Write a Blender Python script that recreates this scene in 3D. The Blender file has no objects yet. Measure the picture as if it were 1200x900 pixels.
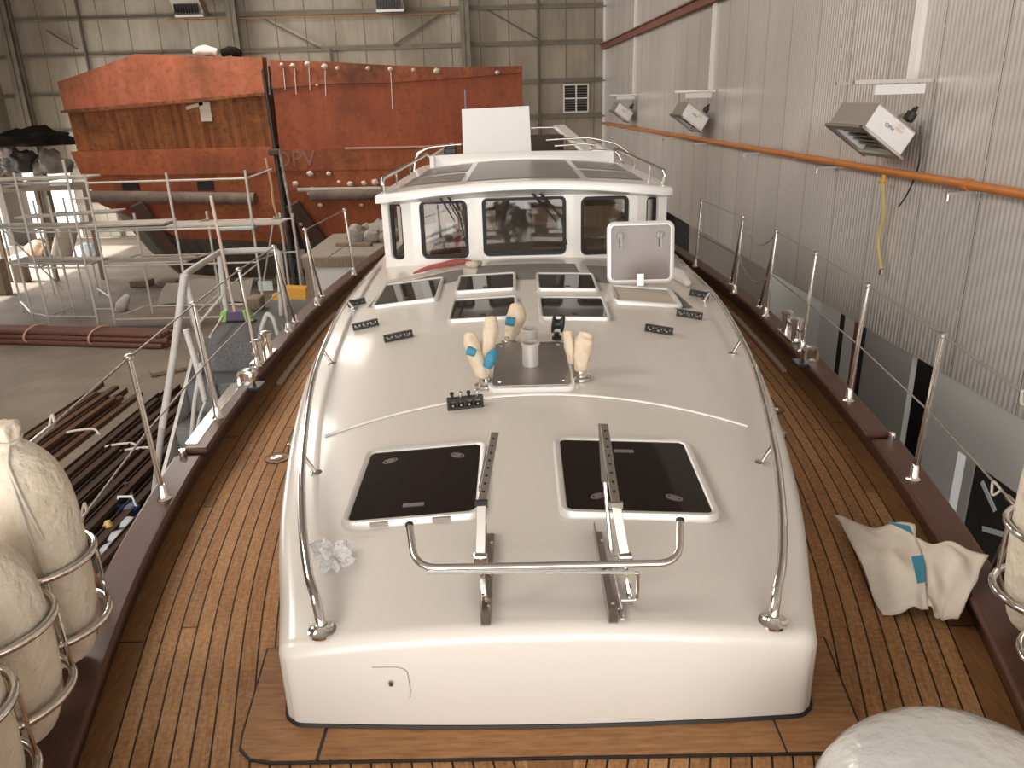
import bpy, bmesh, math, random
import numpy as np
from mathutils import Vector, Matrix
random.seed(7)
sc = bpy.context.scene
COL = sc.collection
PI = math.pi
rad = math.radians

# ------------------------------------------------------------------ camera
F_PX = 915.0
PITCH, ROLL, YAW, CAM_H = rad(19.9), rad(1.7), rad(-0.87327), 1.9
fw = np.array([math.sin(YAW)*math.cos(PITCH), math.cos(YAW)*math.cos(PITCH), -math.sin(PITCH)])
rt = np.array([math.cos(YAW), -math.sin(YAW), 0.0]); up = np.cross(rt, fw)
RT = rt*math.cos(ROLL)-up*math.sin(ROLL); UP = up*math.cos(ROLL)+rt*math.sin(ROLL)
CAM = np.array([0, 0, CAM_H])
cam_d = bpy.data.cameras.new('camera'); cam = bpy.data.objects.new('camera', cam_d); COL.objects.link(cam)
cam_d.sensor_width = 36; cam_d.lens = F_PX/1200*36; cam_d.clip_start = 0.05; cam_d.clip_end = 200
m = Matrix(((RT[0], UP[0], -fw[0], CAM[0]), (RT[1], UP[1], -fw[1], CAM[1]), (RT[2], UP[2], -fw[2], CAM[2]), (0, 0, 0, 1)))
cam.matrix_world = m
sc.camera = cam

# ------------------------------------------------------------------ light and exposure
sc.view_settings.view_transform = 'Standard'; sc.view_settings.look = 'None'
sc.view_settings.gamma = 1; sc.view_settings.use_curve_mapping = False
sc.view_settings.exposure = 0.46
sc.cycles.max_bounces = 7; sc.cycles.diffuse_bounces = 4; sc.cycles.glossy_bounces = 4
sc.cycles.transmission_bounces = 6; sc.cycles.transparent_max_bounces = 8
sc.cycles.use_denoising = True
sc.cycles.sample_clamp_indirect = 4
sc.cycles.caustics_reflective = False; sc.cycles.caustics_refractive = False
w = bpy.data.worlds.new('world'); sc.world = w; w.use_nodes = True
w.node_tree.nodes['Background'].inputs[0].default_value = (1.0, 0.96, 0.91, 1)
w.node_tree.nodes['Background'].inputs[1].default_value = 1.0

def area(name, loc, rot, sx, sy, power, col=(1, .96, .9)):
    l = bpy.data.lights.new(name, 'AREA'); l.shape = 'RECTANGLE'; l.size = sx; l.size_y = sy; l.energy = power; l.color = col
    o = bpy.data.objects.new(name, l); COL.objects.link(o); o.location = loc; o.rotation_euler = rot
    return o
# daylight through the open hall door behind the bow, the side door at left, and roof lights
area('front_door_daylight', (-2, -7.5, 1.4), (rad(88), 0, 0), 13, 6.5, 1050, (1, .97, .93))
area('side_door_daylight', (-16.45, 23.5, -.5), (0, rad(-80), 0), 3.6, 8, 650, (1, .97, .93))
sl = bpy.data.lights.new('sun_through_side_door', 'SUN'); sl.energy = 9; sl.angle = rad(1.5); sl.color = (1, .97, .92)
so = bpy.data.objects.new('sun_through_side_door', sl); COL.objects.link(so); so.rotation_euler = Vector((.76, -.10, -.64)).to_track_quat('-Z', 'Y').to_euler()
for k, yy in enumerate((1.5, 9.5, 17.5, 24.5)):
    area('roof_light', (-7.5, yy, 7.0), (0, rad(-38), 0), 4.0, 3.0, (330, 380, 420, 220)[k], (1, .915, .82))

# ------------------------------------------------------------------ pixel rays onto real planes (used only to read positions off the photo)
def ray(x, y):
    v = np.array([(x-600)/F_PX, (450-y)/F_PX, 1.0])
    return RT*v[0]+UP*v[1]+fw*v[2]
def at_z(x, y, z):
    d = ray(x, y); return Vector(CAM+d*((z-CAM[2])/d[2]))
def at_y(x, y, Y):
    d = ray(x, y); return Vector(CAM+d*((Y-CAM[1])/d[1]))
wd = ray(562, 119.7); wd[2] = 0; wd /= np.linalg.norm(wd); wn = np.array([wd[1], -wd[0], 0])
WD, WN = Vector(wd), Vector(wn)
WALL_D, BACK_S, FLOOR_Z, CEIL_Z = 4.5, 29.75, -2.4, 7.6
def W(s, z, t=WALL_D):          # hall coordinates: s along the right wall, t across, z up
    return WD*s+WN*t+Vector((0, 0, z))
def at_t(x, y, t=WALL_D):
    d = ray(x, y); return Vector(CAM+d*(t/(d@wn)))
def at_s(x, y, s=BACK_S):
    d = ray(x, y); return Vector(CAM+d*(s/(d@wd)))

# ------------------------------------------------------------------ materials
MATS = {}
def mat(name, col, rough=.5, metal=0, spec=.5, coat=0, alpha=1, trans=0, noise=None, bump=None, emis=None):
    """noise=(scale, second colour, amount, (sx,sy,sz)); bump=(scale, strength, distance)"""
    if name in MATS: return MATS[name]
    M = bpy.data.materials.new(name); M.use_nodes = True; nt = M.node_tree; b = nt.nodes['Principled BSDF']
    b.inputs['Base Color'].default_value = (*col, 1); b.inputs['Roughness'].default_value = rough
    b.inputs['Metallic'].default_value = metal; b.inputs['Specular IOR Level'].default_value = spec
    b.inputs['Coat Weight'].default_value = coat; b.inputs['Coat Roughness'].default_value = .08
    b.inputs['Alpha'].default_value = alpha; b.inputs['Transmission Weight'].default_value = trans
    tc = nt.nodes.new('ShaderNodeTexCoord')
    if emis: b.inputs['Emission Color'].default_value = (*emis[0], 1); b.inputs['Emission Strength'].default_value = emis[1]
    if noise:
        sc_, c2, amt, st = noise
        mp = nt.nodes.new('ShaderNodeMapping'); mp.inputs['Scale'].default_value = st
        n = nt.nodes.new('ShaderNodeTexNoise'); n.inputs['Scale'].default_value = sc_; n.inputs['Detail'].default_value = 7; n.inputs['Roughness'].default_value = .62
        r = nt.nodes.new('ShaderNodeValToRGB'); r.color_ramp.elements[0].position = .5-.5*min(1, .25+.2); r.color_ramp.elements[1].position = .72
        r.color_ramp.elements[0].color = (0, 0, 0, 1); r.color_ramp.elements[1].color = (amt, amt, amt, 1)
        mx = nt.nodes.new('ShaderNodeMix'); mx.data_type = 'RGBA'; mx.inputs[6].default_value = (*col, 1); mx.inputs[7].default_value = (*c2, 1)
        nt.links.new(tc.outputs['Object'], mp.inputs[0]); nt.links.new(mp.outputs[0], n.inputs[0]); nt.links.new(n.outputs[0], r.inputs[0])
        nt.links.new(r.outputs[0], mx.inputs[0]); nt.links.new(mx.outputs[2], b.inputs['Base Color'])
    if bump:
        n = nt.nodes.new('ShaderNodeTexNoise'); n.inputs['Scale'].default_value = bump[0]; n.inputs['Detail'].default_value = 5
        bp = nt.nodes.new('ShaderNodeBump'); bp.inputs['Strength'].default_value = bump[1]; bp.inputs['Distance'].default_value = bump[2]
        nt.links.new(tc.outputs['Object'], n.inputs[0]); nt.links.new(n.outputs[0], bp.inputs['Height']); nt.links.new(bp.outputs[0], b.inputs['Normal'])
    MATS[name] = M
    return M
gel = mat('gelcoat', (.68, .63, .575), .30, spec=.5, coat=.35, bump=(3, .04, .01))
gelw = mat('gelcoat_white', (.86, .84, .81), .28, coat=.4)
chrome = mat('polished_steel', (.72, .68, .64), .10, metal=1)
satin = mat('satin_steel', (.50, .46, .42), .34, metal=1)
alu = mat('hatch_aluminium', (.72, .70, .67), .35, metal=.35)
darkglass = mat('dark_acrylic', (.012, .006, .004), .05, spec=.35)
smallglass = mat('smoked_acrylic', (.035, .025, .02), .05, spec=.9)
blk = mat('black_plastic', (.015, .014, .013), .4)
rubber = mat('black_rubber', (.012, .012, .012), .6)
fabric = mat('fender_cloth', (.80, .72, .60), .85, noise=(7, (.64, .54, .41), .7, (1, 1, .5)), bump=(26, .8, .02))
canvas = mat('canvas', (.76, .68, .58), .9, noise=(6, (.48, .40, .32), .5, (1, 1, 1)), bump=(14, .4, .01))
tapeb = mat('beige_masking', (.72, .60, .46), .7, noise=(16, (.60, .46, .32), .6, (1, 1, 1)), bump=(30, .5, .01))
bluetape = mat('blue_tape', (.045, .24, .36), .6)
rail_wood = mat('varnished_mahogany', (.075, .032, .02), .42, spec=.22, coat=.05, noise=(5, (.12, .055, .035), .7, (14, 1.2, 6)))
nonskid = mat('nonskid_grey', (.20, .185, .17), .75, bump=(260, .5, .003))
concrete = mat('concrete', (.25, .20, .15), .85, noise=(1.1, (.14, .11, .085), .95, (1, 1, 1)), bump=(9, .4, .03))
galv = mat('galvanised_pipe', (.66, .64, .60), .5, metal=.2, noise=(9, (.42, .36, .30), .6, (1, 1, .3)))
whitepipe = mat('white_painted_pipe', (.60, .58, .55), .45, noise=(6, (.38, .33, .28), .6, (1, 1, 1)))
plankm = mat('scaffold_board', (.56, .52, .46), .85, noise=(4, (.30, .26, .22), .8, (1, 8, 8)))
plankb = mat('blue_grey_board', (.36, .46, .46), .7)
rust = mat('rusty_bar', (.085, .045, .028), .85, spec=.15, noise=(3, (.17, .095, .06), .8, (1, 6, 6)), bump=(30, .3, .01))
rustpipe = mat('red_brown_pipe', (.17, .07, .05), .6, noise=(4, (.09, .04, .03), .8, (3, 1, 1)))
oldwood = mat('old_wood', (.28, .21, .15), .85, noise=(5, (.14, .10, .07), .8, (6, 1, 1)))
rope = mat('rope', (.62, .57, .50), .9)
steelgrey = mat('grey_steel', (.30, .28, .26), .5, metal=.5)
rubble_m = mat('rubble', (.40, .36, .32), .9, noise=(6, (.22, .19, .16), .8, (1, 1, 1)))
whitep = mat('white_panel', (.84, .82, .79), .5)
paper = mat('paper', (.66, .74, .72), .8)
yellow = mat('yellow_paint', (.66, .33, .03), .5)
granite = mat('granite_carpet', (.05, .05, .052), .85, noise=(70, (.22, .22, .22), .7, (1, 1, 1)))
wirem = mat('wire', (.24, .21, .19), .4, metal=.6)
orange = mat('orange_gas_pipe', (.58, .20, .045), .4, noise=(5, (.40, .13, .03), .6, (1, 1, 1)))
beamm = mat('rust_beam', (.24, .095, .06), .7, noise=(3, (.13, .05, .035), .8, (1, 1, 1)))
steelpaint = mat('grey_painted_column', (.25, .225, .17), .6, noise=(2, (.15, .12, .085), .8, (1, 1, 1)))
heaterm = mat('heater_enamel', (.88, .86, .83), .35, metal=.1)
heatert = mat('heater_top', (.36, .32, .28), .45, metal=.4)
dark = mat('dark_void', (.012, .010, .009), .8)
darktarp = mat('dark_tarp', (.018, .015, .012), .95, spec=.05, bump=(4, .8, .08))
plastic = mat('clear_plastic', (.85, .85, .84), .15, spec=.8, alpha=.45, bump=(38, .9, .02))
filmw = mat('plastic_film', (.66, .66, .64), .10, spec=.7, coat=.6, noise=(9, (.52, .51, .49), .5, (1, 1, 1)), bump=(16, .55, .02))
redcloth = mat('red_cloth', (.42, .10, .09), .8, bump=(30, .5, .01))
whitelet = mat('marking_black', (.06, .05, .05), .6)

def glass_mat():
    M = bpy.data.materials.new('window_glass'); M.use_nodes = True; nt = M.node_tree
    for n in list(nt.nodes): nt.nodes.remove(n)
    o = nt.nodes.new('ShaderNodeOutputMaterial'); mx = nt.nodes.new('ShaderNodeMixShader'); t = nt.nodes.new('ShaderNodeBsdfTransparent'); g = nt.nodes.new('ShaderNodeBsdfGlossy')
    t.inputs[0].default_value = (.80, .78, .75, 1); g.inputs['Roughness'].default_value = .03; g.inputs['Color'].default_value = (.9, .9, .9, 1)
    fr = nt.nodes.new('ShaderNodeFresnel'); fr.inputs[0].default_value = 1.5
    nt.links.new(fr.outputs[0], mx.inputs[0]); nt.links.new(t.outputs[0], mx.inputs[1]); nt.links.new(g.outputs[0], mx.inputs[2]); nt.links.new(mx.outputs[0], o.inputs[0])
    return M
glass = glass_mat()
def lid_mat():
    M = bpy.data.materials.new('tinted_lid'); M.use_nodes = True; b = M.node_tree.nodes['Principled BSDF']
    b.inputs['Base Color'].default_value = (.23, .18, .165, 1); b.inputs['Roughness'].default_value = .12; b.inputs['Alpha'].default_value = .78
    return M
lidglass = lid_mat()

def teak_mat():
    M = bpy.data.materials.new('teak_planking'); M.use_nodes = True; nt = M.node_tree; b = nt.nodes['Principled BSDF']; L = nt.links.new
    N = nt.nodes.new
    def math_(op, a, bb=None, c=None):
        n = N('ShaderNodeMath'); n.operation = op
        for i, v in enumerate((a, bb, c)):
            if v is None: continue
            if isinstance(v, (int, float)): n.inputs[i].default_value = v
            else: L(v, n.inputs[i])
        return n.outputs[0]
    uv = N('ShaderNodeUVMap'); uv.uv_map = 'plank'
    sp = N('ShaderNodeSeparateXYZ'); L(uv.outputs[0], sp.inputs[0])
    u, v = sp.outputs[0], sp.outputs[1]                      # u counts planks, v metres along
    fl = math_('FLOOR', u); fr = math_('SUBTRACT', u, fl)
    ed = math_('ABSOLUTE', math_('SUBTRACT', fr, .5))
    seam = math_('GREATER_THAN', ed, .447)
    wn1 = N('ShaderNodeTexWhiteNoise'); wn1.noise_dimensions = '1D'; L(fl, wn1.inputs['W'])
    # butt joints
    vv = math_('ADD', math_('DIVIDE', v, 4.7), math_('MULTIPLY', wn1.outputs[0], 7.3))
    vf = math_('FLOOR', vv); vr = math_('SUBTRACT', vv, vf)
    butt = math_('LESS_THAN', vr, .0012)
    sm = math_('MAXIMUM', seam, butt)
    cb = N('ShaderNodeCombineXYZ'); L(fl, cb.inputs[0]); L(vf, cb.inputs[1])
    wn2 = N('ShaderNodeTexWhiteNoise'); wn2.noise_dimensions = '2D'; L(cb.outputs[0], wn2.inputs['Vector'])
    g = N('ShaderNodeCombineXYZ'); L(math_('MULTIPLY', u, 2.2), g.inputs[0]); L(math_('ADD', math_('MULTIPLY', v, 2.2), math_('MULTIPLY', wn2.outputs[0], 50)), g.inputs[1])
    n1 = N('ShaderNodeTexNoise'); n1.inputs['Scale'].default_value = 2.6; n1.inputs['Detail'].default_value = 8; n1.inputs['Roughness'].default_value = .7; L(g.outputs[0], n1.inputs[0])
    tc = N('ShaderNodeTexCoord')
    n2 = N('ShaderNodeTexNoise'); n2.inputs['Scale'].default_value = 55; n2.inputs['Detail'].default_value = 6; L(tc.outputs['Object'], n2.inputs[0])
    n3 = N('ShaderNodeTexNoise'); n3.inputs['Scale'].default_value = 1.3; n3.inputs['Detail'].default_value = 3; L(tc.outputs['Object'], n3.inputs[0])
    t = math_('ADD', math_('MULTIPLY', n1.outputs[0], .50), math_('ADD', math_('MULTIPLY', wn2.outputs[0], .16), math_('ADD', math_('MULTIPLY', n2.outputs[0], .46), math_('MULTIPLY', n3.outputs[0], .30))))
    r = N('ShaderNodeValToRGB'); e = r.color_ramp.elements
    e[0].position = .42; e[0].color = (.11, .052, .020, 1); e[1].position = 1.0; e[1].color = (.60, .35, .17, 1)
    q = e.new(.70); q.color = (.33, .165, .070, 1)
    L(t, r.inputs[0])
    mx = N('ShaderNodeMix'); mx.data_type = 'RGBA'; L(sm, mx.inputs[0]); L(r.outputs[0], mx.inputs[6]); mx.inputs[7].default_value = (.022, .013, .009, 1)
    L(mx.outputs[2], b.inputs['Base Color']); b.inputs['Roughness'].default_value = .6; b.inputs['Specular IOR Level'].default_value = .16
    bp = N('ShaderNodeBump'); bp.inputs['Strength'].default_value = .25; bp.inputs['Distance'].default_value = .004
    L(math_('SUBTRACT', n1.outputs[0], sm), bp.inputs['Height']); L(bp.outputs[0], b.inputs['Normal'])
    return M
teak = teak_mat()
teakm = mat('teak_margin', (.40, .205, .09), .5, spec=.2, noise=(7, (.17, .08, .034), .85, (1.2, 9, 1)), bump=(40, .2, .004))
teakl = mat('teak_margin_long', (.30, .145, .055), .5, spec=.2, noise=(7, (.15, .07, .03), .85, (9, 1.2, 1)), bump=(40, .2, .004))

def rib_mat(name, col, col2, pitch, seam, rough, metal, strength, axis=WD, seamcol=None, ws=.012, seam_off=0.0):
    """ribbed sheet cladding: vertical ribs and sheet joints counted along a horizontal axis"""
    M = bpy.data.materials.new(name); M.use_nodes = True; nt = M.node_tree; b = nt.nodes['Principled BSDF']; L = nt.links.new; N = nt.nodes.new
    geo = N('ShaderNodeNewGeometry'); dp = N('ShaderNodeVectorMath'); dp.operation = 'DOT_PRODUCT'; dp.inputs[1].default_value = axis; L(geo.outputs['Position'], dp.inputs[0])
    s = dp.outputs['Value']
    def mm(op, a, bb=None):
        n = N('ShaderNodeMath'); n.operation = op
        for i, v in enumerate((a, bb)):
            if v is None: continue
            if isinstance(v, (int, float)): n.inputs[i].default_value = v
            else: L(v, n.inputs[i])
        return n.outputs[0]
    rib = mm('SINE', mm('MULTIPLY', s, 2*PI/pitch))
    sat = mm('MINIMUM', mm('MAXIMUM', mm('MULTIPLY', rib, 1.8), -1.0), 1.0)
    fr = mm('FRACT', mm('DIVIDE', mm('SUBTRACT', s, seam_off), seam)); sm = mm('LESS_THAN', fr, ws/seam)
    no = N('ShaderNodeTexNoise'); no.inputs['Scale'].default_value = .7; no.inputs['Detail'].default_value = 7; no.inputs['Roughness'].default_value = .6
    mp = N('ShaderNodeMapping'); mp.inputs['Scale'].default_value = (1, 1, .35); L(geo.outputs['Position'], mp.inputs[0]); L(mp.outputs[0], no.inputs[0])
    r = N('ShaderNodeValToRGB'); r.color_ramp.elements[0].position = .38; r.color_ramp.elements[1].position = .68
    r.color_ramp.elements[0].color = (*col, 1); r.color_ramp.elements[1].color = (*col2, 1); L(no.outputs[0], r.inputs[0])
    mx = N('ShaderNodeMix'); mx.data_type = 'RGBA'; L(sm, mx.inputs[0]); L(r.outputs[0], mx.inputs[6]); mx.inputs[7].default_value = (*(seamcol or (.1, .09, .08)), 1)
    L(mx.outputs[2], b.inputs['Base Color']); b.inputs['Roughness'].default_value = rough; b.inputs['Metallic'].default_value = metal
    bp = N('ShaderNodeBump'); bp.inputs['Strength'].default_value = strength; bp.inputs['Distance'].default_value = .006
    L(mm('SUBTRACT', sat, mm('MULTIPLY', sm, 2.0)), bp.inputs['Height']); L(bp.outputs[0], b.inputs['Normal'])
    return M
wallm = rib_mat('ribbed_panel_wall', (.58, .545, .505), (.68, .64, .60), 1/14, 1.0, .24, .2, .45, WD, (.20, .18, .165), .014, .055)
backm = rib_mat('old_sheet_wall', (.27, .235, .175), (.46, .41, .33), .25, 1.0, .7, 0, .25, WN, (.15, .125, .09), .03, .1)
lowm = mat('grey_roller_door', (.42, .40, .38), .3, metal=.3)

def rustplate(name, c1, c2, c3, streak=(1.6, 1, .25), hot=(.46, .17, .06)):
    """c1 light paint, c2 middle, c3 dark stain, hot = orange bloom"""
    M = bpy.data.materials.new(name); M.use_nodes = True; nt = M.node_tree; b = nt.nodes['Principled BSDF']; L = nt.links.new; N = nt.nodes.new
    tc = N('ShaderNodeTexCoord')
    def noise_(scale, detail, rough, mapping=None):
        n = N('ShaderNodeTexNoise'); n.inputs['Scale'].default_value = scale; n.inputs['Detail'].default_value = detail; n.inputs['Roughness'].default_value = rough
        if mapping: mp = N('ShaderNodeMapping'); mp.inputs['Scale'].default_value = mapping; L(tc.outputs['Object'], mp.inputs[0]); L(mp.outputs[0], n.inputs[0])
        else: L(tc.outputs['Object'], n.inputs[0])
        return n.outputs[0]
    def ramp(v, p0, p1, c0=(0, 0, 0), c1_=(1, 1, 1), mid=None):
        r = N('ShaderNodeValToRGB'); e = r.color_ramp.elements; e[0].position = p0; e[1].position = p1; e[0].color = (*c0, 1); e[1].color = (*c1_, 1)
        if mid: q = e.new(mid[0]); q.color = (*mid[1], 1)
        L(v, r.inputs[0]); return r.outputs[0]
    def mix(f, a, c):
        m = N('ShaderNodeMix'); m.data_type = 'RGBA'; L(f, m.inputs[0]); L(a, m.inputs[6]); 
        if isinstance(c, tuple): m.inputs[7].default_value = (*c, 1)
        else: L(c, m.inputs[7])
        return m.outputs[2]
    fine = noise_(7, 10, .75); mid_ = noise_(1.5, 10, .7, streak); big = noise_(.42, 5, .6); bl = noise_(.8, 8, .7, (1, 1, 1.6))
    col = ramp(mid_, .40, .60, c2, c1)
    col = mix(ramp(bl, .54, .68, (0, 0, 0), (.75, .75, .75)), col, hot)
    col = mix(ramp(fine, .50, .66, (0, 0, 0), (.65, .65, .65)), col, c3)
    col = mix(ramp(big, .50, .66, (0, 0, 0), (.8, .8, .8)), col, c3)
    L(col, b.inputs['Base Color']); b.inputs['Roughness'].default_value = .75; b.inputs['Specular IOR Level'].default_value = .25
    bp = N('ShaderNodeBump'); bp.inputs['Strength'].default_value = .5; bp.inputs['Distance'].default_value = .03; L(fine, bp.inputs['Height']); L(bp.outputs[0], b.inputs['Normal'])
    return M
red_up = rustplate('red_primer', (.50, .17, .10), (.42, .12, .06), (.16, .065, .03), hot=(.42, .16, .06))
red_mid = rustplate('streaked_rust', (.32, .12, .045), (.17, .06, .025), (.06, .03, .017), (6, 1, .18))
red_deep = rustplate('red_oxide', (.40, .12, .052), (.31, .085, .04), (.13, .05, .027))
hullgrey = rustplate('dirty_antifouling', (.15, .125, .10), (.10, .085, .068), (.055, .045, .036), hot=(.19, .14, .10))

# ------------------------------------------------------------------ mesh builder
class MB:
    def __init__(s): s.v = []; s.f = []; s.uv = {}
    def add(s, vs, fs):
        o = len(s.v); s.v += [Vector(p) for p in vs]; s.f += [tuple(i+o for i in f) for f in fs]; return o
    def obox(s, p, ex, ey, ez):
        p, ex, ey, ez = map(Vector, (p, ex, ey, ez))
        c = [p, p+ex, p+ex+ey, p+ey, p+ez, p+ex+ez, p+ex+ey+ez, p+ey+ez]
        fs = [(0, 3, 2, 1), (4, 5, 6, 7), (0, 1, 5, 4), (1, 2, 6, 5), (2, 3, 7, 6), (3, 0, 4, 7)]
        if ex.cross(ey).dot(ez) < 0: fs = [f[::-1] for f in fs]
        s.add(c, fs); return s
    def box(s, c, size, X=(1, 0, 0), Y=(0, 1, 0), Z=(0, 0, 1)):
        X, Y, Z = Vector(X), Vector(Y), Vector(Z)
        ex, ey, ez = X*size[0], Y*size[1], Z*size[2]
        return s.obox(Vector(c)-ex/2-ey/2-ez/2, ex, ey, ez)
    def bar(s, a, b, wd_, th, upv=(0, 0, 1)):
        a, b = Vector(a), Vector(b); d = (b-a); u = Vector(upv); side = d.cross(u)
        if side.length < 1e-6: side = Vector((1, 0, 0))
        side.normalize(); u2 = side.cross(d).normalized()
        return s.obox(a-side*wd_/2-u2*th/2, d, side*wd_, u2*th)
    def tube(s, pts, r, n=12, closed=False, caps=True):
        pts = [Vector(p) for p in pts]; k = len(pts)
        rs = r if isinstance(r, (list, tuple)) else [r]*k
        tans = []
        for i in range(k):
            a = pts[(i-1) % k] if (closed or i > 0) else pts[i]
            b = pts[(i+1) % k] if (closed or i < k-1) else pts[i]
            tans.append((b-a).normalized())
        t0 = tans[0]; nrm = t0.cross(Vector((0, 0, 1)))
        if nrm.length < .01: nrm = t0.cross(Vector((1, 0, 0)))
        nrm.normalize(); vs = []
        for i in range(k):
            if i: nrm = (nrm - tans[i]*nrm.dot(tans[i])).normalized()
            bn = tans[i].cross(nrm)
            for j in range(n):
                a = 2*PI*j/n; vs.append(pts[i]+(nrm*math.cos(a)+bn*math.sin(a))*rs[i])
        fs = []
        for i in range(k if closed else k-1):
            i2 = (i+1) % k
            for j in range(n): fs.append((i*n+j, i2*n+j, i2*n+(j+1) % n, i*n+(j+1) % n)[::-1])
        if caps and not closed:
            fs.append(tuple(range(n))); fs.append(tuple(range((k-1)*n, k*n))[::-1])
        s.add(vs, fs); return s
    def lathe(s, c, prof, n=24, Z=(0, 0, 1), jitter=None):
        c = Vector(c); Z = Vector(Z).normalized(); X = Z.orthogonal().normalized(); Y = Z.cross(X); vs = []; k = len(prof)
        for i, (r, z) in enumerate(prof):
            for j in range(n):
                a = 2*PI*j/n; rr = r*(1+(jitter(i, a) if jitter else 0))
                vs.append(c+X*rr*math.cos(a)+Y*rr*math.sin(a)+Z*z)
        fs = [(i*n+j, i*n+(j+1) % n, (i+1)*n+(j+1) % n, (i+1)*n+j) for i in range(k-1) for j in range(n)]
        fs.append(tuple(range(n))[::-1]); fs.append(tuple(range((k-1)*n, k*n)))
        s.add(vs, fs); return s
    def grid(s, fn, nu, nv, flip=False):
        vs = [fn(i/nu, j/nv) for j in range(nv+1) for i in range(nu+1)]
        fs = [(j*(nu+1)+i, j*(nu+1)+i+1, (j+1)*(nu+1)+i+1, (j+1)*(nu+1)+i) for j in range(nv) for i in range(nu)]
        if flip: fs = [f[::-1] for f in fs]
        s.add(vs, fs); return s
    def prism(s, poly, vec):
        """closed prism: polygon points in 3-D extruded by vec"""
        p = [Vector(q) for q in poly]; v = Vector(vec); n = len(p); nor = Vector((0, 0, 0))
        for i in range(n): nor += p[i].cross(p[(i+1) % n])
        if nor.dot(v) > 0: p = p[::-1]
        fs = [tuple(range(n)), tuple(range(n, 2*n))[::-1]]+[(i, n+i, n+(i+1) % n, (i+1) % n) for i in range(n)]
        s.add(p+[q+v for q in p], fs); return s
    def sweep(s, path, prof, closed=True, O=(0, 0, 0), X=(1, 0, 0), Y=(0, 1, 0), Z=(0, 0, 1)):
        """closed profile [(out, up)] swept round a 2-D path with outward normals, in frame O X Y Z"""
        O, X, Y, Z = map(Vector, (O, X, Y, Z)); k = len(path); n = len(prof); vs = []
        for i in range(k):
            a = Vector(path[i-1]) if closed or i else Vector(path[i]); b = Vector(path[(i+1) % k]) if closed or i < k-1 else Vector(path[i])
            t = (b-a).normalized(); nn = Vector((t.y, -t.x))
            for o_, u_ in prof:
                q = Vector(path[i])+nn*o_; vs.append(O+X*q.x+Y*q.y+Z*u_)
        fs = [(i*n+j, ((i+1) % k)*n+j, ((i+1) % k)*n+(j+1) % n, i*n+(j+1) % n) for i in range(k if closed else k-1) for j in range(n)]
        s.add(vs, fs); return s
    def build(s, name, m_, parent=None, smooth=40, bevel=0, label=None, sub=0, local=False, uv=None):
        me = bpy.data.meshes.new(name)
        off = Vector((0, 0, 0))
        if parent is not None and not local:
            q = parent
            while q is not None: off = off+q.location; q = q.parent
        me.from_pydata([v-off for v in s.v], [], s.f); me.update()
        bm = bmesh.new(); bm.from_mesh(me); bmesh.ops.recalc_face_normals(bm, faces=bm.faces) if uv is None else None
        bm.to_mesh(me); bm.free()
        if smooth:
            me.polygons.foreach_set('use_smooth', [True]*len(me.polygons)); me.set_sharp_from_angle(angle=rad(smooth))
        me.materials.append(m_)
        o = bpy.data.objects.new(name, me); COL.objects.link(o); o.parent = parent
        if bevel:
            b = o.modifiers.new('bevel', 'BEVEL'); b.width = bevel; b.segments = 2; b.limit_method = 'ANGLE'; b.angle_limit = rad(40)
        if sub:
            b = o.modifiers.new('sub', 'SUBSURF'); b.levels = sub; b.render_levels = sub
        if label: o['label'] = label
        return o

def thing(name, label, cat, loc=(0, 0, 0), group=None):
    o = bpy.data.objects.new(name, None); COL.objects.link(o); o.location = loc; o.empty_display_size = .1
    o['label'] = label; o['category'] = cat
    if group: o['group'] = group
    return o
def tag(o, label, cat, group=None, kind=None):
    o['label'] = label; o['category'] = cat
    if group: o['group'] = group
    if kind: o['kind'] = kind
    return o
def struct(o, label=None):
    o['kind'] = 'structure'
    if label: o['label'] = label
    return o
def copy_tree(o, parent=None):
    c = o.copy(); COL.objects.link(c)
    if parent is not None: c.parent = parent
    for ch in [x for x in COL.objects if x.parent == o]: copy_tree(ch, c)
    return c
def rr(wd_, h, r, n=6, cx=0, cy=0):
    pts = []
    for (sx, sy, a0) in ((1, -1, -90), (1, 1, 0), (-1, 1, 90), (-1, -1, 180)):
        for k in range(n+1):
            a = rad(a0+90*k/n); pts.append((cx+sx*(wd_/2-r)+r*math.cos(a), cy+sy*(h/2-r)+r*math.sin(a)))
    return pts
def arc_pts(pts, r=.05, n=5):
    """round the corners of a polyline"""
    pts = [Vector(p) for p in pts]; out = [pts[0]]
    for i in range(1, len(pts)-1):
        a, b, c = pts[i-1], pts[i], pts[i+1]; d1 = (a-b); d2 = (c-b); q = min(r, d1.length*.45, d2.length*.45)
        p1 = b+d1.normalized()*q; p2 = b+d2.normalized()*q
        for k in range(n+1):
            t = k/n; out.append((1-t)**2*p1+2*t*(1-t)*b+t*t*p2)
    out.append(pts[-1]); return out
def catmull(pts, n=6):
    pts = [Vector(p) for p in pts]; P = [pts[0]]+pts+[pts[-1]]; out = []
    for i in range(1, len(P)-2):
        for k in range(n):
            t = k/n; a, b, c, d = P[i-1], P[i], P[i+1], P[i+2]
            out.append(.5*((2*b)+(c-a)*t+(2*a-5*b+4*c-d)*t*t+(3*b-a-3*c+d)*t**3))
    out.append(pts[-1]); return out
def lerp_tab(tab, y):
    if y <= tab[0][0]: return tab[0][1]
    for (a, va), (b, vb) in zip(tab, tab[1:]):
        if y <= b:
            return va+(vb-va)*(y-a)/(b-a)
    return tab[-1][1]
def smooth_tab(tab, n=8):
    return [(p.x, p.y) for p in catmull([Vector((a, b, 0)) for a, b in tab], n)]
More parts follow.
